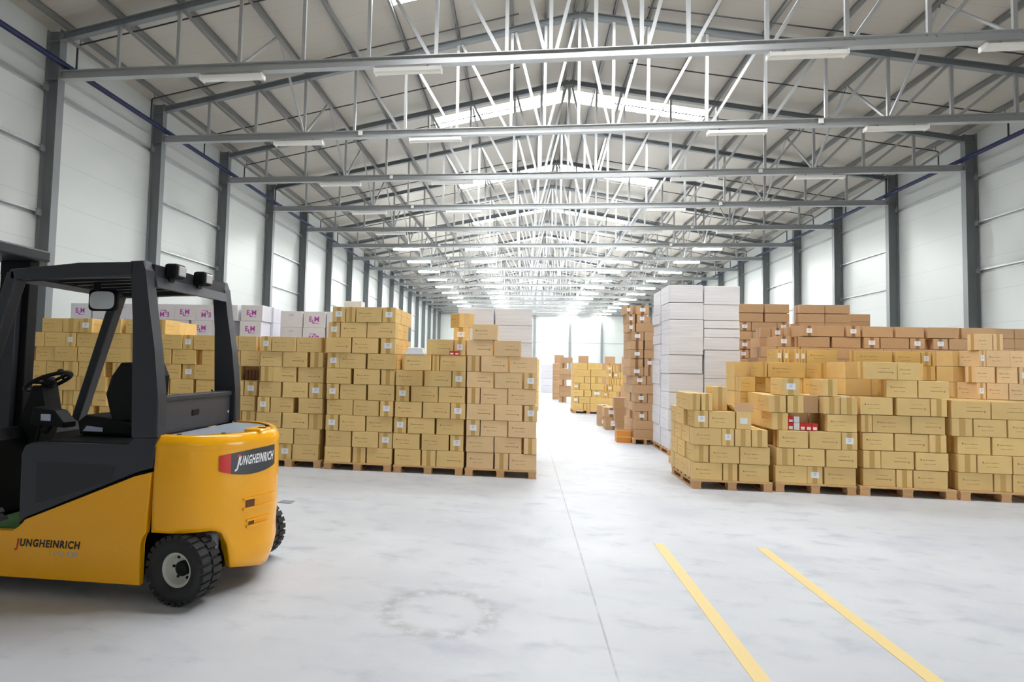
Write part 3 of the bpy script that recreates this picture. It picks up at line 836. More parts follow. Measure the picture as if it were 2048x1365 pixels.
for k, row in WROW.items():
    row = sorted(row, key=lambda t: t[1]); last = -99; keep = []
    for t, x in row:
        x = max(x, last+.485); keep.append((t, x)); last = x
    for i, (t, x) in enumerate(reversed(keep)):
        dz = -.12 if x > -5.3 else 0
        white(t, x, 12.2, .05+.345*k+dz, 'white carton %s, %s from aisle in the %s' % (WD[t], ORD[i], 'upper white row' if k == 7 else 'lower white row'))
for c, x in enumerate((-6.83+.33, -6.08, -5.17)):
    if c == 0: x = -6.83
    for k in (6, 7):
        for j in (1, 2):
            white('n', x+.06, 12.2+.49*j, .05+.345*k-(.12 if x > -5.3 else 0), 'white carton, %s deep in the %s, %s exposed end' % (ORD[j], 'upper white row' if k == 7 else 'lower white row', ('first', 'second', 'third')[c]))
fill('w', -10.1, -5.35, 12.2, 13.66, .05, .345, range(6), .49); fill('w', -5.17, -3.66, 12.2, 13.66, .0, .325, range(6), .49)

# ------------------------------------------------------------------ paper bundles
def paper_nodes(n, b, L):
    tc = n.nodes.new('ShaderNodeTexCoord'); nz = n.nodes.new('ShaderNodeTexNoise'); nz.inputs['Scale'].default_value = 1.0; nz.inputs['Detail'].default_value = 3
    mp = n.nodes.new('ShaderNodeMapping'); mp.inputs['Scale'].default_value = (1.0, 1.0, 24); L(tc.outputs['Object'], mp.inputs[0]); L(mp.outputs[0], nz.inputs['Vector'])
    r = n.nodes.new('ShaderNodeMix'); r.data_type = 'RGBA'; r.inputs[6].default_value = srgb(206, 204, 214); r.inputs[7].default_value = srgb(255, 255, 255); L(nz.outputs['Fac'], r.inputs[0]); L(r.outputs[2], b.inputs['Base Color'])
    bp = n.nodes.new('ShaderNodeBump'); bp.inputs['Strength'].default_value = .5; bp.inputs['Distance'].default_value = .01; L(nz.outputs['Fac'], bp.inputs['Height']); L(bp.outputs[0], b.inputs['Normal'])
WPAPER = nodes('stacked_white_paper', (.85, .85, .87, 1), .55, paper_nodes)
def bundle(x0, x1, y0, y1, z0, z1, label, tilt=0):
    mb = MB().m(WPAPER); j = lambda: rnd.uniform(-.005, .005)
    mb.box(-(x1-x0)/2, (x1-x0)/2, 0, y1-y0, 0, z1-z0-.006, .009)
    for v in mb.bm.verts: v.co.x += .004*math.sin(v.co.z*40+x0*9); v.co.y += .006*math.sin(v.co.z*31+y0*5)
    o = mb.build('paper_bundle'); o.location = ((x0+x1)/2+j(), y0, z0)
    st = MB().m(PAPER); st.box(-(x1-x0)/2-.001, (x1-x0)/2+.001, .05, y1-y0-.05, z1-z0-.0055, z1-z0-.003); st.build('cover_sheet', o)
    tag(o, label, 'bundle', 'white paper bundles')
H1 = [.36, .40, .33, .36, .36, .68, .33, .34]; H2 = [.5, .42, .45, .55, .24, .17, .16, .30, .37]
def tower(hs, top): 
    z = .119; s = (top-z)/sum(hs); out = []
    for h in hs: out.append((z, z+h*s)); z += h*s
    return out
for c, (hs, x0, x1) in enumerate(((H1, 2.755, 3.385), (H2, 3.408, 4.055))):
    for k, (a, b) in enumerate(tower(hs, 3.28 if c == 0 else 3.27)):
        off = .012 if (k % 3 == 1) else 0
        bundle(x0-off, x1-off, 12.0, 12.68, a, b, 'white paper bundle, %s up in the %s column of the tall paper stack' % (ORD[k], ('aisle-side', 'wall-side')[c]))
for k, (a, b) in enumerate(tower([.42, .38, .45, .5, .34, .2, .22, .2, .5], 3.26)):
    bundle(2.75-(.015 if k % 2 else 0), 3.38, 12.71, 13.38, a, b, 'white paper bundle, %s up in the deeper aisle-side column of the tall paper stack' % ORD[k])
fill('w', 3.42, 4.05, 12.71, 13.38, .119, .39, range(8), .66)
for c, (x0, x1) in enumerate(((-1.27, -.59), (-.56, .13))):
    for k, (a, b) in enumerate(tower([.33]*8, 2.72)):
        if k < 4: fill('w', x0, x1, 11.3, 12.0, a, b-a, (0,), .7); continue
        bundle(x0, x1, 11.3, 12.0, a, b, 'white paper bundle, %s from top, %s column of stack behind the aisle-corner boxes' % (ORD[7-k], ('outer', 'aisle-side')[c]))
for m, nm, lb in (('t', 'tan_cartons', 'inner tan cartons filling the stacks behind their front rows'), ('b', 'brown_cartons', 'inner brown cartons filling the brown walls and towers'), ('w', 'white_packages', 'lower white packages under the cartons and bundles')):
    tag(FILL[m].build(nm), lb, 'boxes', kind='stuff')

# ------------------------------------------------------------------ small things on and around the stacks
# red and white packs on the second stack, yellow-line side
def pack(x, y, z, w_, h, body, label):
    mb = MB().m(body); mb.box(-w_/2, w_/2, 0, .08, 0, h, .003); o = mb.build('small_pack'); o.location = (x, y, z)
    f = MB().m(PAPER); f.box(-w_/2+.012, w_/2-.012, -.0015, -.0004, .008, h*.5); f.build('white_print', o)
    tag(o, label, 'pack', 'small packs on the boxes'); return o
z3 = .13+.2395*3
for i in range(5): pack(3.67+.078*i, 8.9, z3, .074, .10, RED if i != 1 else PAPER, 'red and white pack, %s from aisle, lower row on the second yellow-line stack' % ORD[i])
for i in range(2): pack(3.675+.076*i, 8.91, z3+.101, .072, .085, PAPER if i else RED, 'red and white pack on top of the row, %s from aisle, second yellow-line stack' % ORD[i])
zc = .115+.238*7
for i in range(2): pack(-1.07+.076*i, 8.84, zc, .072, .06, REDT, 'little red pack on the second stack by the forklift side, %s' % ('outer one' if i == 0 else 'aisle-side one'))
# white foam lid on the jutting carton
mb = MB().m(FOAM); mb.prism([(-.15, 0), (.15, 0), (.11, .10), (-.11, .10)], 'y', 0, .19, .008); mb.m(WHT).box(-.16, .16, -.01, .2, -.0, .014)
o = mb.build('polystyrene_cover'); o.location = (-1.635, 8.86, .115+.238*7); tag(o, 'white foam lid lying on the jutting carton, forklift side', 'lid')
# sheets of white paper left on cartons
for i, (x, y, z, lb) in enumerate(((4.15, 8.95, .13+.2395*5, 'white paper sheet on the taped cartons, second yellow-line stack'), (4.4, 9.0, .13+.2395*5, 'white paper sheet at the outer edge of the second yellow-line stack'), (2.9, 12.2, 3.29, 'loose white sheet on top of the tall paper stack'))):
    mb = MB().m(PAPER); mb.box(-.08, .08, 0, .14, 0, .004); o = mb.build('paper_sheet'); o.location = (x, y, z); tag(o, lb, 'paper')
o = MB().m(FOAM).box(-.14, .14, 0, .2, 0, .10, .006).build('foam_block'); o.location = (-2.68, 9.1, .115+.238*10); tag(o, 'grey-white foam block on the top of the tallest stack', 'foam block')
# open carton on the floor side of the paper stack
o = carton('W', 't', 2.62, 2.9, 10.6, .12, sy=1.1, sz=2.2, jit=False); tag(o, 'upright tan carton in the gap before the tall paper stack', 'box', GR_)
o = MB().m(WOOD).box(-.2, .2, 0, .6, 0.0005, .118, .004).build('wood_skid'); o.location = (2.76, 10.55, 0); tag(o, 'short wooden skid before the tall paper stack', 'skid')
# orange plastic tray stack on the floor by the brown tower
TRX, TRY = 2.205, 13.75
def tray(z, lb):
    t = empty('plastic_tray', (TRX, TRY, z), lb, 'tray', 'orange trays on the floor')
    mb = MB().m(ORNG); mb.box(-.15, .15, 0, .3, 0, .02); mb.box(-.15, .15, 0, .015, .02, .13); mb.box(-.15, .15, .285, .3, .02, .13); mb.box(-.15, -.135, .015, .285, .02, .13); mb.box(.135, .15, .015, .285, .02, .13); mb.build('shell', t)
    mb = MB().m(LINE); mb.box(-.158, .158, -.008, .0, .115, .135); mb.box(-.158, .158, .3, .308, .115, .135); mb.build('rim', t)
tray(.0008, 'lower orange plastic tray on the floor by the brown aisle tower'); tray(.137, 'upper orange plastic tray stacked by the brown aisle tower')

# ------------------------------------------------------------------ far goods down the aisle
GF = 'far cartons down the aisle'
def far(kind, x0, x1, y, z, h, lb, m='b', sy=1.0):
    L, D, H = DIM[m]; o = carton(kind, m, x0, x1, y, z, jit=False, sy=sy, sz=h/H); tag(o, lb, 'box', GF); return o
far('w', 2.1, 2.42, 17.4, 0.0, .25, 'labelled brown carton on the floor, third from the brown tower'); far('w', 2.1, 2.4, 17.4, .252, .33, 'labelled brown carton on the floor carton, far aisle edge')
far('w', 2.16, 2.62, 16.4, .0, .34, 'low brown carton at the aisle edge beyond the brown tower'); far('w', 2.12, 2.5, 16.4, .342, .25, 'labelled carton on the low brown carton, aisle edge')
far('L', 2.32, 2.85, 15.6, 0, .3, 'brown carton at floor level right behind the tall brown tower'); far('L', 2.28, 2.8, 15.6, .302, .3, 'middle brown carton right behind the tall brown tower'); far('L', 2.25, 2.65, 15.6, .604, .3, 'upper brown carton right behind the tall brown tower')
for i in range(8):
    far('L' if i % 3 else 'W', 1.62 if i < 7 else 1.66, 2.2 if i % 3 else 1.95, 28.2-(.03 if i % 2 else 0), .26*i, .25, 'brown carton, %s up in the far narrow stack before the far golden cartons' % ORD[i])
for i in range(6): far('L', 1.42, 1.98, 30.5, .3*i, .29, 'brown carton, %s up in the farthest aisle-edge stack' % ORD[i])
far('L', 1.5, 1.95, 30.5, 1.8, .42, 'brown carton crowning the farthest aisle-edge stack')
for i in range(6):
    far('L', 2.55+.5*i, 3.02+.5*i, 29.5, 1.35, .5, 'large brown carton, %s from aisle in the far high row' % ORD[i])
fill2 = MB().m(BROWN)
for i in range(6):
    for k in range(3): fill2.box(2.55+.5*i, 3.02+.5*i, 29.5, 30.0, .45*k+.001, .45*k+.447)
tag(fill2.build('brown_cartons'), 'far brown cartons under the far high row', 'boxes', kind='stuff')
for i, x in enumerate((2.6, 3.85, 4.65)): far('L', x, x+.46, 29.55, 1.851, .33, 'brown carton on top of the far high row, %s from aisle' % ORD[i])
for i in range(4):
    o = MB().m(WCARD).box(-.45, .45, 0, .8, 0, .43, .01).build('white_package'); o.location = (1.5, 38.2, .44*i+.001); tag(o, 'white wrapped package far down the aisle, %s up' % ORD[i], 'package', 'far white packages')
for i in range(8): far('W', .3, .55, 22.5, .238*i, .23, 'tan carton peeping past the aisle-corner stack, %s up' % ORD[i], 't')
# ------------------------------------------------------------------ the forklift
FO = (-3.1, 4.4, 0.0)
FT = empty('forklift', FO, 'yellow and charcoal electric forklift parked crosswise on the concrete', 'forklift')
def fb(mb, name, parent=FT):
    bmesh.ops.translate(mb.bm, verts=mb.bm.verts, vec=-Vector(FO)); return mb.build(name, parent)
YN, YFR = 3.8, 5.0
def mirror(y): return 8.8-y
# yellow side plates with the wheel-arch step
side = [(-3.9, .105), (-2.53, .118), (-2.54, .38), (-2.532, .43), (-2.50, .468), (-2.478, .873), (-2.60, .838), (-3.405, .505), (-3.435, .455), (-3.49, .418), (-3.9, .415)]
fb(MB().m(YEL).prism(side, 'y', YN, YN+.05, .006), 'side_plate'); fb(MB().m(YEL).prism(side, 'y', YFR-.05, YFR, .006), 'side_plate')
# charcoal side panels above
pan = [(-3.452, .47), (-3.40, .53), (-2.60, .862), (-2.474, .90), (-2.452, 1.10), (-2.62, 1.10), (-2.66, 1.04), (-3.38, 1.035), (-3.44, 1.01), (-3.462, .95)]
for a, b in ((YN+.004, YN+.06), (YFR-.06, YFR-.004)):
    o = fb(MB().m(CHAR).prism(pan, 'y', a, b, .008), 'side_panel')
for a, b in ((YN+.0015, YN+.006), (YFR-.006, YFR-.0015)):
    fb(MB().m(RECESS).prism([(-3.33, .62), (-3.25, .64), (-2.78, .80), (-2.75, .90), (-3.34, .90)], 'y', a, b), 'vent_recess')
# inner body, axle block and battery hood
mb = MB().m(BLACK); mb.box(-3.46, -2.56, YN+.07, YFR-.07, .16, .86); mb.box(-3.88, -3.46, YN+.06, YFR-.06, .16, .40); mb.box(-2.60, -2.08, 4.08, 4.72, .18, 1.04); fb(mb, 'chassis')
fb(MB().m(BLACK).box(-3.36, -2.5, YN+.065, YFR-.065, .865, 1.045, .03), 'battery_hood')
fb(MB().m(GREEN).box(-3.86, -3.475, YN+.07, YFR-.07, .402, .43, .006), 'floor_mat')
fb(MB().m(GREYTOP).box(-2.35, -2.10, 3.99, 4.06, .30, .44, .03), 'mudguard')

# counterweight: loft of a rounded outline
KP = [(-2.462, 3.8), (-2.40, 3.8), (-2.34, 3.802), (-2.28, 3.812), (-2.22, 3.832), (-2.16, 3.868), (-2.10, 3.92), (-2.05, 3.975), (-2.00, 4.045), (-1.96, 4.11), (-1.925, 4.185), (-1.895, 4.26), (-1.875, 4.33)]
half = []
for i in range(len(KP)):
    p0, p1 = KP[max(0, i-1)], KP[i]; p2 = KP[i+1] if i+1 < len(KP) else (-1.866, 4.4); p3 = KP[i+2] if i+2 < len(KP) else (-1.875, 4.47) if i+1 >= len(KP) else (-1.866, 4.4)
    for t in (0, .5):
        half.append(tuple(.5*(2*p1[k]+(p2[k]-p0[k])*t+(2*p0[k]-5*p1[k]+4*p2[k]-p3[k])*t*t+(3*p1[k]-p0[k]-3*p2[k]+p3[k])*t**3) for k in (0, 1)))
OUT = half+[(-1.866, 4.4)]+[(x, 8.8-y) for x, y in reversed(half)]
ACC = [0]
for p, q in zip(OUT, OUT[1:]): ACC.append(ACC[-1]+math.hypot(q[0]-p[0], q[1]-p[1]))
def zbot(i):
    x, y = OUT[i]
    if x <= -2.11: return .472
    if x < -2.03: t = (x+2.11)/.08; return .472-.05*t*t
    t = min(1, (x+2.03)/.02); t = max(0, t)
    return .422*(1-t)+t*(.19-.07*min(1, max(0, (4.4-abs(y-4.4)-4.03)/.3)))
def s_at(y): return next(ACC[i]+(ACC[i+1]-ACC[i])*(y-OUT[i][1])/(OUT[i+1][1]-OUT[i][1]) for i in range(3, len(OUT)-1) if OUT[i][1] <= y <= OUT[i+1][1])
def inset(z):
    if z < .32: return .05*((.32-z)/.2)**1.5
    if z > 1.03: return .035*((z-1.03)/.085)**2
    return .012*((z-.7)/.4)**2
def cw(i, z, extra=0.0):
    p = Vector(OUT[i]); a = Vector(OUT[max(0, i-1)]); b = Vector(OUT[min(len(OUT)-1, i+1)])
    d = (b-a).normalized(); n = Vector((d.y, -d.x)); q = p+n*(extra-inset(z)); return Vector((q.x, q.y, z))
def cws(s, z, extra=0.0):
    s = min(max(s, 0), ACC[-1]-1e-6)
    i = max(k for k in range(len(ACC)-1) if ACC[k] <= s); t = (s-ACC[i])/(ACC[i+1]-ACC[i])
    return cw(i, z, extra)*(1-t)+cw(i+1, z, extra)*t
mb = MB().m(YEL); NR = 22; cols = []
for i in range(len(OUT)):
    zb = zbot(i); cols.append([mb.bm.verts.new(cw(i, zb+(1.115-zb)*(1-(1-k/NR)**1.35))) for k in range(NR+1)])
for A, B in zip(cols, cols[1:]):
    for k in range(NR):
        f = mb.bm.faces.new((A[k], B[k], B[k+1], A[k+1])); f.smooth = True
# rolled rim on the top and the returns under the arch
rim = [mb.bm.verts.new(cw(i, 1.118, -.05)) for i in range(len(OUT))]; rim2 = [mb.bm.verts.new(cw(i, 1.10, -.055)) for i in range(len(OUT))]
for i in range(len(OUT)-1):
    mb.bm.faces.new((cols[i][-1], cols[i+1][-1], rim[i+1], rim[i])).smooth = True
    mb.bm.faces.new((rim[i], rim[i+1], rim2[i+1], rim2[i]))
low = [mb.bm.verts.new(cw(i, zbot(i)+.004, -.09)) for i in range(len(OUT))]; low2 = [mb.bm.verts.new(cw(i, zbot(i)+.25, -.10)) for i in range(len(OUT))]
for i in range(len(OUT)-1):
    mb.bm.faces.new((cols[i][0], low[i], low[i+1], cols[i+1][0])); mb.bm.faces.new((low[i], low2[i], low2[i+1], low[i+1]))
for j, k in ((0, 1), (-1, -2)):
    # front edges of the casting
    A = cols[j]; x = OUT[j][0]
    B = [mb.bm.verts.new((x, v.co.y+(.09 if j == 0 else -.09), v.co.z)) for v in A]
    for a in range(NR): mb.bm.faces.new((A[a], A[a+1], B[a+1], B[a]))
fb(mb, 'counterweight')
CWO = None
for o in FT.children:
    if o.name.startswith('counterweight'): CWO = o
def cwpart(mb, name): return fb(mb, name, CWO)
# grey top cover
mb = MB().m(GREYTOP); top = [cw(i, 1.104, -.056) for i in range(len(OUT))]
mb.bm.faces.new([mb.bm.verts.new(p) for p in top]).material_index = 0
o = cwpart(mb, 'top_cover')
mb = MB().m(BLACK)
for s, z in ((.12, 1.118), (s_at(4.0), 1.118), (s_at(4.7), 1.118)):
    p = cws(s, z, -.06); mb.box(p.x-.012, p.x+.012, p.y-.012, p.y+.012, 1.1045, 1.122)
cwpart(mb, 'latch')
# towing-pin notch with its yellow lip
mb = MB().m(YEL); mb.box(-2.05, -1.92, 4.24, 4.44, 1.09, 1.135, .015); mb.m(BLACK).box(-1.975, -1.925, 4.315, 4.365, 1.1352, 1.138); cwpart(mb, 'tow_lug')
# badge wrapped around the corner
def patch(name, s0, s1, zl, zu, material, e, n=24, m_=6):
    mb = MB().m(material); g = []
    for i in range(n+1):
        t = i/n; s = s0+(s1-s0)*t; a, b = zl(t), zu(t)
        g.append([mb.bm.verts.new(cws(s, a+(b-a)*k/m_, e)) for k in range(m_+1)])
    for A, B in zip(g, g[1:]):
        for k in range(m_): mb.bm.faces.new((A[k], B[k], B[k+1], A[k+1])).smooth = True
    o = cwpart(mb, name)
    return o
BS0, BS1 = s_at(3.945), s_at(4.39)
BL = BS1-BS0
zu = lambda t: .975+.035*t+.006*math.sin(t*math.pi)
zl = lambda t: .872-.044*math.sin(t*math.pi)**.8-.006*t
patch('badge_panel', BS0, BS1, zl, zu, CHAR2, .004)
patch('red_corner', BS0, BS0+BL*.17, lambda t: zl(t*.17), lambda t: zu(t*.17), RED, .006, 8)
mb = MB(); put_text(mb, 'J', .105, lambda u, v: cws(BS0+BL*.235+u+v*.22, .884+v, .0065), WHT, .003, 0, .024)
put_text(mb, 'UNGHEINRICH', .088, lambda u, v: cws(BS0+BL*.235+.028+u+v*.22, .898+v+u*.02, .0065), WHT, .003, 0, BL*.64); cwpart(mb, 'badge_lettering')
mb = MB().m(RED); q0 = BS0+BL*.235; mb.face([cws(q0+.01, .958, .0068), cws(q0+.04, .958, .0068), cws(q0+.044, .972, .0068), cws(q0+.018, .972, .0068)]); cwpart(mb, 'badge_flash')
# hand holds in the rear face
def slot(s0, s1, z0, z1):
    mb = MB().m(YEL)
    P = [cws(s0, z0, .002), cws(s1, z0, .002), cws(s1, z1, .002), cws(s0, z1, .002)]; n = 8
    for a, b, c, d, m in ((s0-.02, s1+.02, z1, z1+.014, YEL), (s0-.02, s1+.02, z0-.014, z0, YEL)):
        mb.m(m); g = [(cws(a+(b-a)*i/n, c, .001), cws(a+(b-a)*i/n, c, .012), cws(a+(b-a)*i/n, d, .012), cws(a+(b-a)*i/n, d, .001)) for i in range(n+1)]
        for A, B in zip(g, g[1:]):
            for k in range(3): mb.face((A[k], B[k], B[k+1], A[k+1]))
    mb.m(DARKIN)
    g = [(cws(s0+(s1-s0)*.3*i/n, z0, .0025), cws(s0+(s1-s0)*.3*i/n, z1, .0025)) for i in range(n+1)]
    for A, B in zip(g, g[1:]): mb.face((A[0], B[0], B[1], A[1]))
    cwpart(mb, 'hand_slot')
slot(s_at(4.12), s_at(4.37), .59, .645); slot(s_at(4.15), s_at(4.31), .46, .49)
# lettering on the side plate
mb = MB(); fn = lambda x0, z0: (lambda u, v: (x0+u, YN-.0015, z0+v+(u*.012)))
put_text(mb, 'J', .085, fn(-3.468, .315), REDT, .003, .15, .035); put_text(mb, 'UNGHEINRICH', .068, fn(-3.428, .327), BLKT, .003, .15, .455)
fb(mb, 'side_lettering'); mb = MB(); put_text(mb, 'EFG 430', .046, fn(-3.19, .275), GRYT, .002, .1, .20); fb(mb, 'model_lettering')

# overhead guard
G = empty('overhead_guard', (0, 0, 0), None, None); G.parent = FT
def gp(mb, name): return fb(mb, name, G)
for a, b in ((YN+.0, YN+.10), (YFR-.10, YFR)):
    P = [(-2.645, 1.09), (-2.655, 1.5), (-2.672, 1.9), (-2.70, 2.20), (-2.72, 2.31), (-2.615, 2.315), (-2.595, 2.25), (-2.555, 2.0), (-2.50, 1.7), (-2.462, 1.4), (-2.445, 1.1)]
    gp(MB().m(CHAR).prism(P, 'y', a, b, .018), 'rear_pillar')
    gp(MB().m(CHAR).prism([(-4.02, 1.0), (-3.94, 1.0), (-3.585, 2.17), (-3.60, 2.25), (-3.66, 2.23)], 'y', a, b, .012), 'front_pillar')
    gp(MB().m(CHAR).prism([(-3.64, 2.165), (-3.52, 2.19), (-2.68, 2.20), (-2.68, 2.305), (-3.1, 2.295), (-3.64, 2.25)], 'y', a, b, .015), 'roof_beam')
gp(MB().m(CHAR).prism([(-2.72, 2.21), (-2.60, 2.215), (-2.59, 2.30), (-2.72, 2.31)], 'y', YN+.1, YFR-.1), 'rear_beam')
gp(MB().m(CHAR).prism([(-3.64, 2.165), (-3.54, 2.19), (-3.54, 2.26), (-3.64, 2.25)], 'y', YN+.1, YFR-.1), 'front_beam')
gp(MB().m(CHAR2).prism([(-2.60, 2.14), (-2.565, 2.14), (-2.585, 2.215), (-2.61, 2.215)], 'y', YN+.1, YFR-.1), 'lower_rail')
gp(MB().m(BLACK).prism([(-3.54, 2.235), (-2.72, 2.285), (-2.72, 2.30), (-3.54, 2.25)], 'y', YN+.1, YFR-.1), 'roof_sheet')
for i in range(6):
    y = YN+.2+i*.155; gp(MB().m(CHAR).prism([(-3.53, 2.20), (-2.73, 2.235), (-2.73, 2.28), (-3.53, 2.232)], 'y', y, y+.035), 'roof_bar')
mb = MB().m(CHAR2); mb.box(-2.56, -2.50, YN+.1, YFR-.1, 1.10, 1.34, .008); mb.m(CHAR).box(-2.575, -2.485, YN+.1, YFR-.1, 1.335, 1.375, .008); mb.m(BLACK).box(-2.5005, -2.494, 4.30, 4.40, 1.21, 1.255, .004)
o = gp(mb, 'rear_panel')
mb = MB().m(RIM)
for y in (YN+.14, YFR-.14): mb.box(-2.4995, -2.494, y-.01, y+.01, 1.19, 1.21)
fb(mb, 'panel_bolt', o)
for y in (4.08, 4.46):
    o = gp(MB().m(BLACK).box(-2.60, -2.50, y-.065, y+.065, 2.225, 2.33, .02), 'work_light')
    fb(MB().m(LENSM).box(-2.4995, -2.49, y-.045, y+.045, 2.24, 2.315, .008), 'lens', o)
    fb(MB().m(BLACK).box(-2.60, -2.57, y-.03, y+.03, 2.20, 2.224), 'bracket', o)
# mirror
mb = MB().m(BLACK).box(-3.35, -3.31, 4.27, 4.31, 2.16, 2.24, .006); mb.box(-3.41, -3.17, 4.30, 4.335, 2.0, 2.17, .03); o = fb(mb, 'rear_mirror')
mb = MB().m(MIRR); R = Matrix.Rotation(0, 4, 'Z')
pts = [(-3.29+.105*(abs(math.cos(a))**.55)*math.copysign(1, math.cos(a)), 4.296, 2.083+.07*(abs(math.sin(a))**.55)*math.copysign(1, math.sin(a))) for a in [k*math.pi/16 for k in range(32)]]
mb.face(pts); fb(mb, 'mirror_glass', o)
# seat
ST_ = empty('driver_seat', (0, 0, 0), None, None); ST_.parent = FT
fb(MB().m(BLACK).prism([(-3.32, 1.05), (-2.86, 1.05), (-2.86, 1.14), (-3.0, 1.17), (-3.28, 1.20), (-3.34, 1.15)], 'y', 4.16, 4.64, .025), 'seat_cushion', ST_)
fb(MB().m(BLACK).prism([(-3.06, 1.14), (-3.10, 1.22), (-3.14, 1.36), (-3.10, 1.50), (-3.03, 1.60), (-2.93, 1.605), (-2.88, 1.5), (-2.90, 1.15)], 'y', 4.18, 4.62, .03), 'seat_back', ST_)
fb(MB().m(BLACK).prism([(-3.40, 1.36), (-3.28, 1.34), (-3.15, 1.30), (-3.13, 1.37), (-3.25, 1.46), (-3.38, 1.46)], 'y', 4.66, 4.74, .015), 'armrest', ST_)
fb(MB().m(LINK).prism([(-3.28, 1.08), (-3.12, 1.08), (-3.12, 1.11), (-3.25, 1.12)], 'y', 4.152, 4.158), 'buckle', ST_)
fb(MB().m(BLACK).tube([(-2.62, 4.8, 1.38), (-2.58, 4.75, 1.36), (-2.53, 4.7, 1.30), (-2.51, 4.66, 1.2)], .008, 6), 'cable')
# steering wheel, column and dash
M = Matrix.Translation((-3.80, 4.4, 1.43)) @ Matrix.Rotation(math.radians(-28), 4, 'Y')
o = fb(MB().m(BLACK).tube([M @ Vector((.165*math.cos(a), .165*math.sin(a), 0)) for a in [k*math.pi/18 for k in range(36)]], .016, 8, closed=True), 'steering_wheel')
mb = MB().m(BLACK)
for a in (.5, 2.6, 4.7): mb.tube([M @ Vector((0, 0, -.01)), M @ Vector((.16*math.cos(a), .16*math.sin(a), 0))], .014, 6)
mb.lathe([(.0, .02), (.05, .018), (.055, -.02), (.04, -.05)], M, 16); fb(mb, 'hub', o)
mb = MB().m(LINK); mb.box(-.035, .04, -.03, .03, .021, .024, M=M); fb(mb, 'hub_emblem', o)
mb = MB().m(BLACK); mb.tube([M @ Vector((.02, .14, .0)), M @ Vector((.02, .14, .05))], .01, 8); mb.lathe([(.012, .05), (.026, .06), (.028, .08), (.018, .095), (.0, .1)], M @ Matrix.Translation((.02, .14, 0)), 14); fb(mb, 'spinner_knob', o)
fb(MB().m(BLACK).prism([(-3.99, .9), (-3.80, .9), (-3.74, 1.2), (-3.79, 1.40), (-3.86, 1.40), (-3.92, 1.2)], 'y', 4.30, 4.50, .02), 'steering_column')
fb(MB().m(BLACK).prism([(-4.08, .43), (-3.94, .43), (-3.86, 1.0), (-3.93, 1.08), (-4.08, 1.06)], 'y', YN+.1, YFR-.1, .02), 'dashboard')
o = fb(MB().m(BLACK).prism([(-3.70, 1.12), (-3.42, 1.10), (-3.42, 1.14), (-3.50, 1.225), (-3.68, 1.25)], 'y', 4.12, 4.26, .012), 'control_pod')
fb(MB().m(LINK).box(-3.60, -3.52, 4.113, 4.119, 1.15, 1.20), 'display', o)
fb(MB().m(BLACK).tube([(-3.60, 4.15, 1.06), (-3.56, 4.16, 1.12)], .03, 8), 'pod_stem')
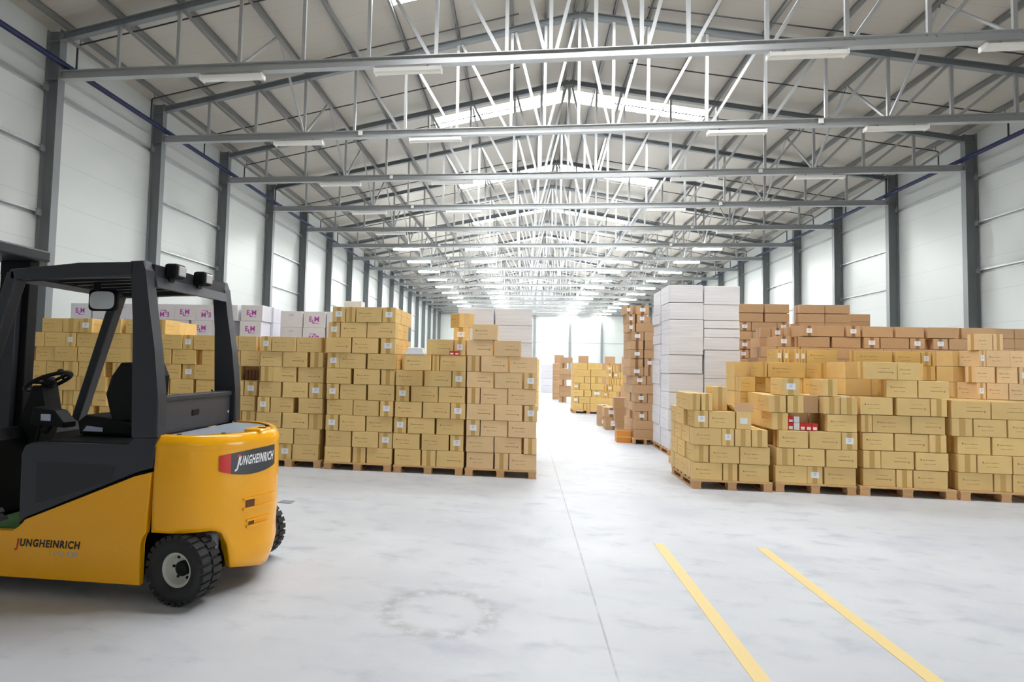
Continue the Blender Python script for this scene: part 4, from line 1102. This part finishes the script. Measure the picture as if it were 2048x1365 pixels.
# wheels
def wheel(x, y, r, wd, steer, out, rimr):
    W = empty('wheel', (0, 0, 0), None, None); W.parent = FT
    M = Matrix.Translation((x, y, r)) @ Matrix.Rotation(math.radians(steer), 4, 'Z') @ Matrix.Rotation(math.radians(90*out), 4, 'X')   # local z points outward
    h = wd/2
    mb = MB().m(RUB); prof = [(rimr, h*.55), (rimr+.01, h*.78), (rimr+.035, h*.93), ((rimr+r)/2, h*1.0), (r-.045, h*.98), (r-.02, h*.90), (r-.014, h*.7), (r-.014, -h*.7), (r-.02, -h*.9), (r-.05, -h), (rimr, -h*.8)]
    mb.lathe(prof, M, 48, False)
    nt = 26
    for k in range(nt):
        for sg in (-1, 1):
            a = 2*math.pi*(k+(.5 if sg > 0 else 0))/nt
            R = M @ Matrix.Rotation(a, 4, 'Z')
            mb.box(r-.03, r-.0005, -.018, .018, sg*h*.08, sg*h*.93, M=R)
    fb(mb, 'tyre', W)
    mb = MB().m(RIM); mb.lathe([(rimr+.012, h*.62), (rimr+.012, h*.72), (rimr-.004, h*.72), (rimr-.012, h*.55), (rimr-.02, h*.1), (rimr*.55, h*.0), (rimr*.5, h*.02), (.0, h*.02)], M, 36, False); fb(mb, 'rim', W)
    mb = MB().m(BLACK); mb.lathe([(rimr*.46, h*.0), (rimr*.46, h*.38), (rimr*.36, h*.46), (0, h*.47)], M @ Matrix.Translation((.012, 0, 0)), 20)
    for k in range(6):
        a = k*math.pi/3; mb.lathe([(.01, h*.02), (.01, h*.12), (0, h*.12)], M @ Matrix.Translation((rimr*.68*math.cos(a), rimr*.68*math.sin(a), 0)), 6)
    fb(mb, 'hub', W)
wheel(-2.265, 3.885, .232, .20, -9, 1, .108); wheel(-2.215, 4.87, .232, .20, -10, -1, .112)
wheel(-4.02, 3.93, .30, .24, 0, 1, .17); wheel(-4.02, 4.87, .30, .24, 0, -1, .17)
mb = MB().m(BLACK).box(-2.28, -2.14, 4.05, 4.75, .19, .29, .01); mb.m(RIM).bar((-2.09, 4.10, .25), (-2.04, 4.16, .30), .02, .02); fb(mb, 'steer_axle')
# mast, carriage and forks
MA = empty('mast', (0, 0, 0), None, None); MA.parent = FT
for y in (4.08, 4.72):
    fb(MB().m(BLACK).box(-4.56, -4.27, y-.05, y+.05, .06, 2.46, .006), 'mast_rail', MA); fb(MB().m(CHAR).box(-4.46, -4.33, y+(-.11 if y > 4.4 else .055), y+(-.055 if y > 4.4 else .11), .08, 2.26, .004), 'inner_rail', MA)
fb(MB().m(CHAR).box(-4.68, -4.19, 4.03, 4.80, 2.462, 2.56, .015), 'mast_crosshead', MA); fb(MB().m(RIM).tube([(-4.33, 4.4, .1), (-4.33, 4.4, 2.30)], .03, 10), 'lift_cylinder', MA)
fb(MB().m(BLACK).box(-4.63, -4.575, 3.95, 4.85, .12, .55, .006), 'fork_carriage', MA)
for y in (4.15, 4.65): fb(MB().m(BLACK).prism([(-4.633, .5), (-4.673, .5), (-4.673, .09), (-5.7, .055), (-5.7, .045), (-4.66, .045), (-4.633, .06)], 'y', y-.055, y+.055), 'fork', MA)
# scrap of grey plastic lying beyond the forklift
o = MB().m(GREYTOP).prism([(-.08, 0), (.09, .0), (.07, .004), (-.06, .006)], 'y', 0, .14).build('plastic_scrap'); o.location = (-2.72, 6.7, .0005); tag(o, 'scrap of grey plastic on the floor beyond the forklift', 'scrap')
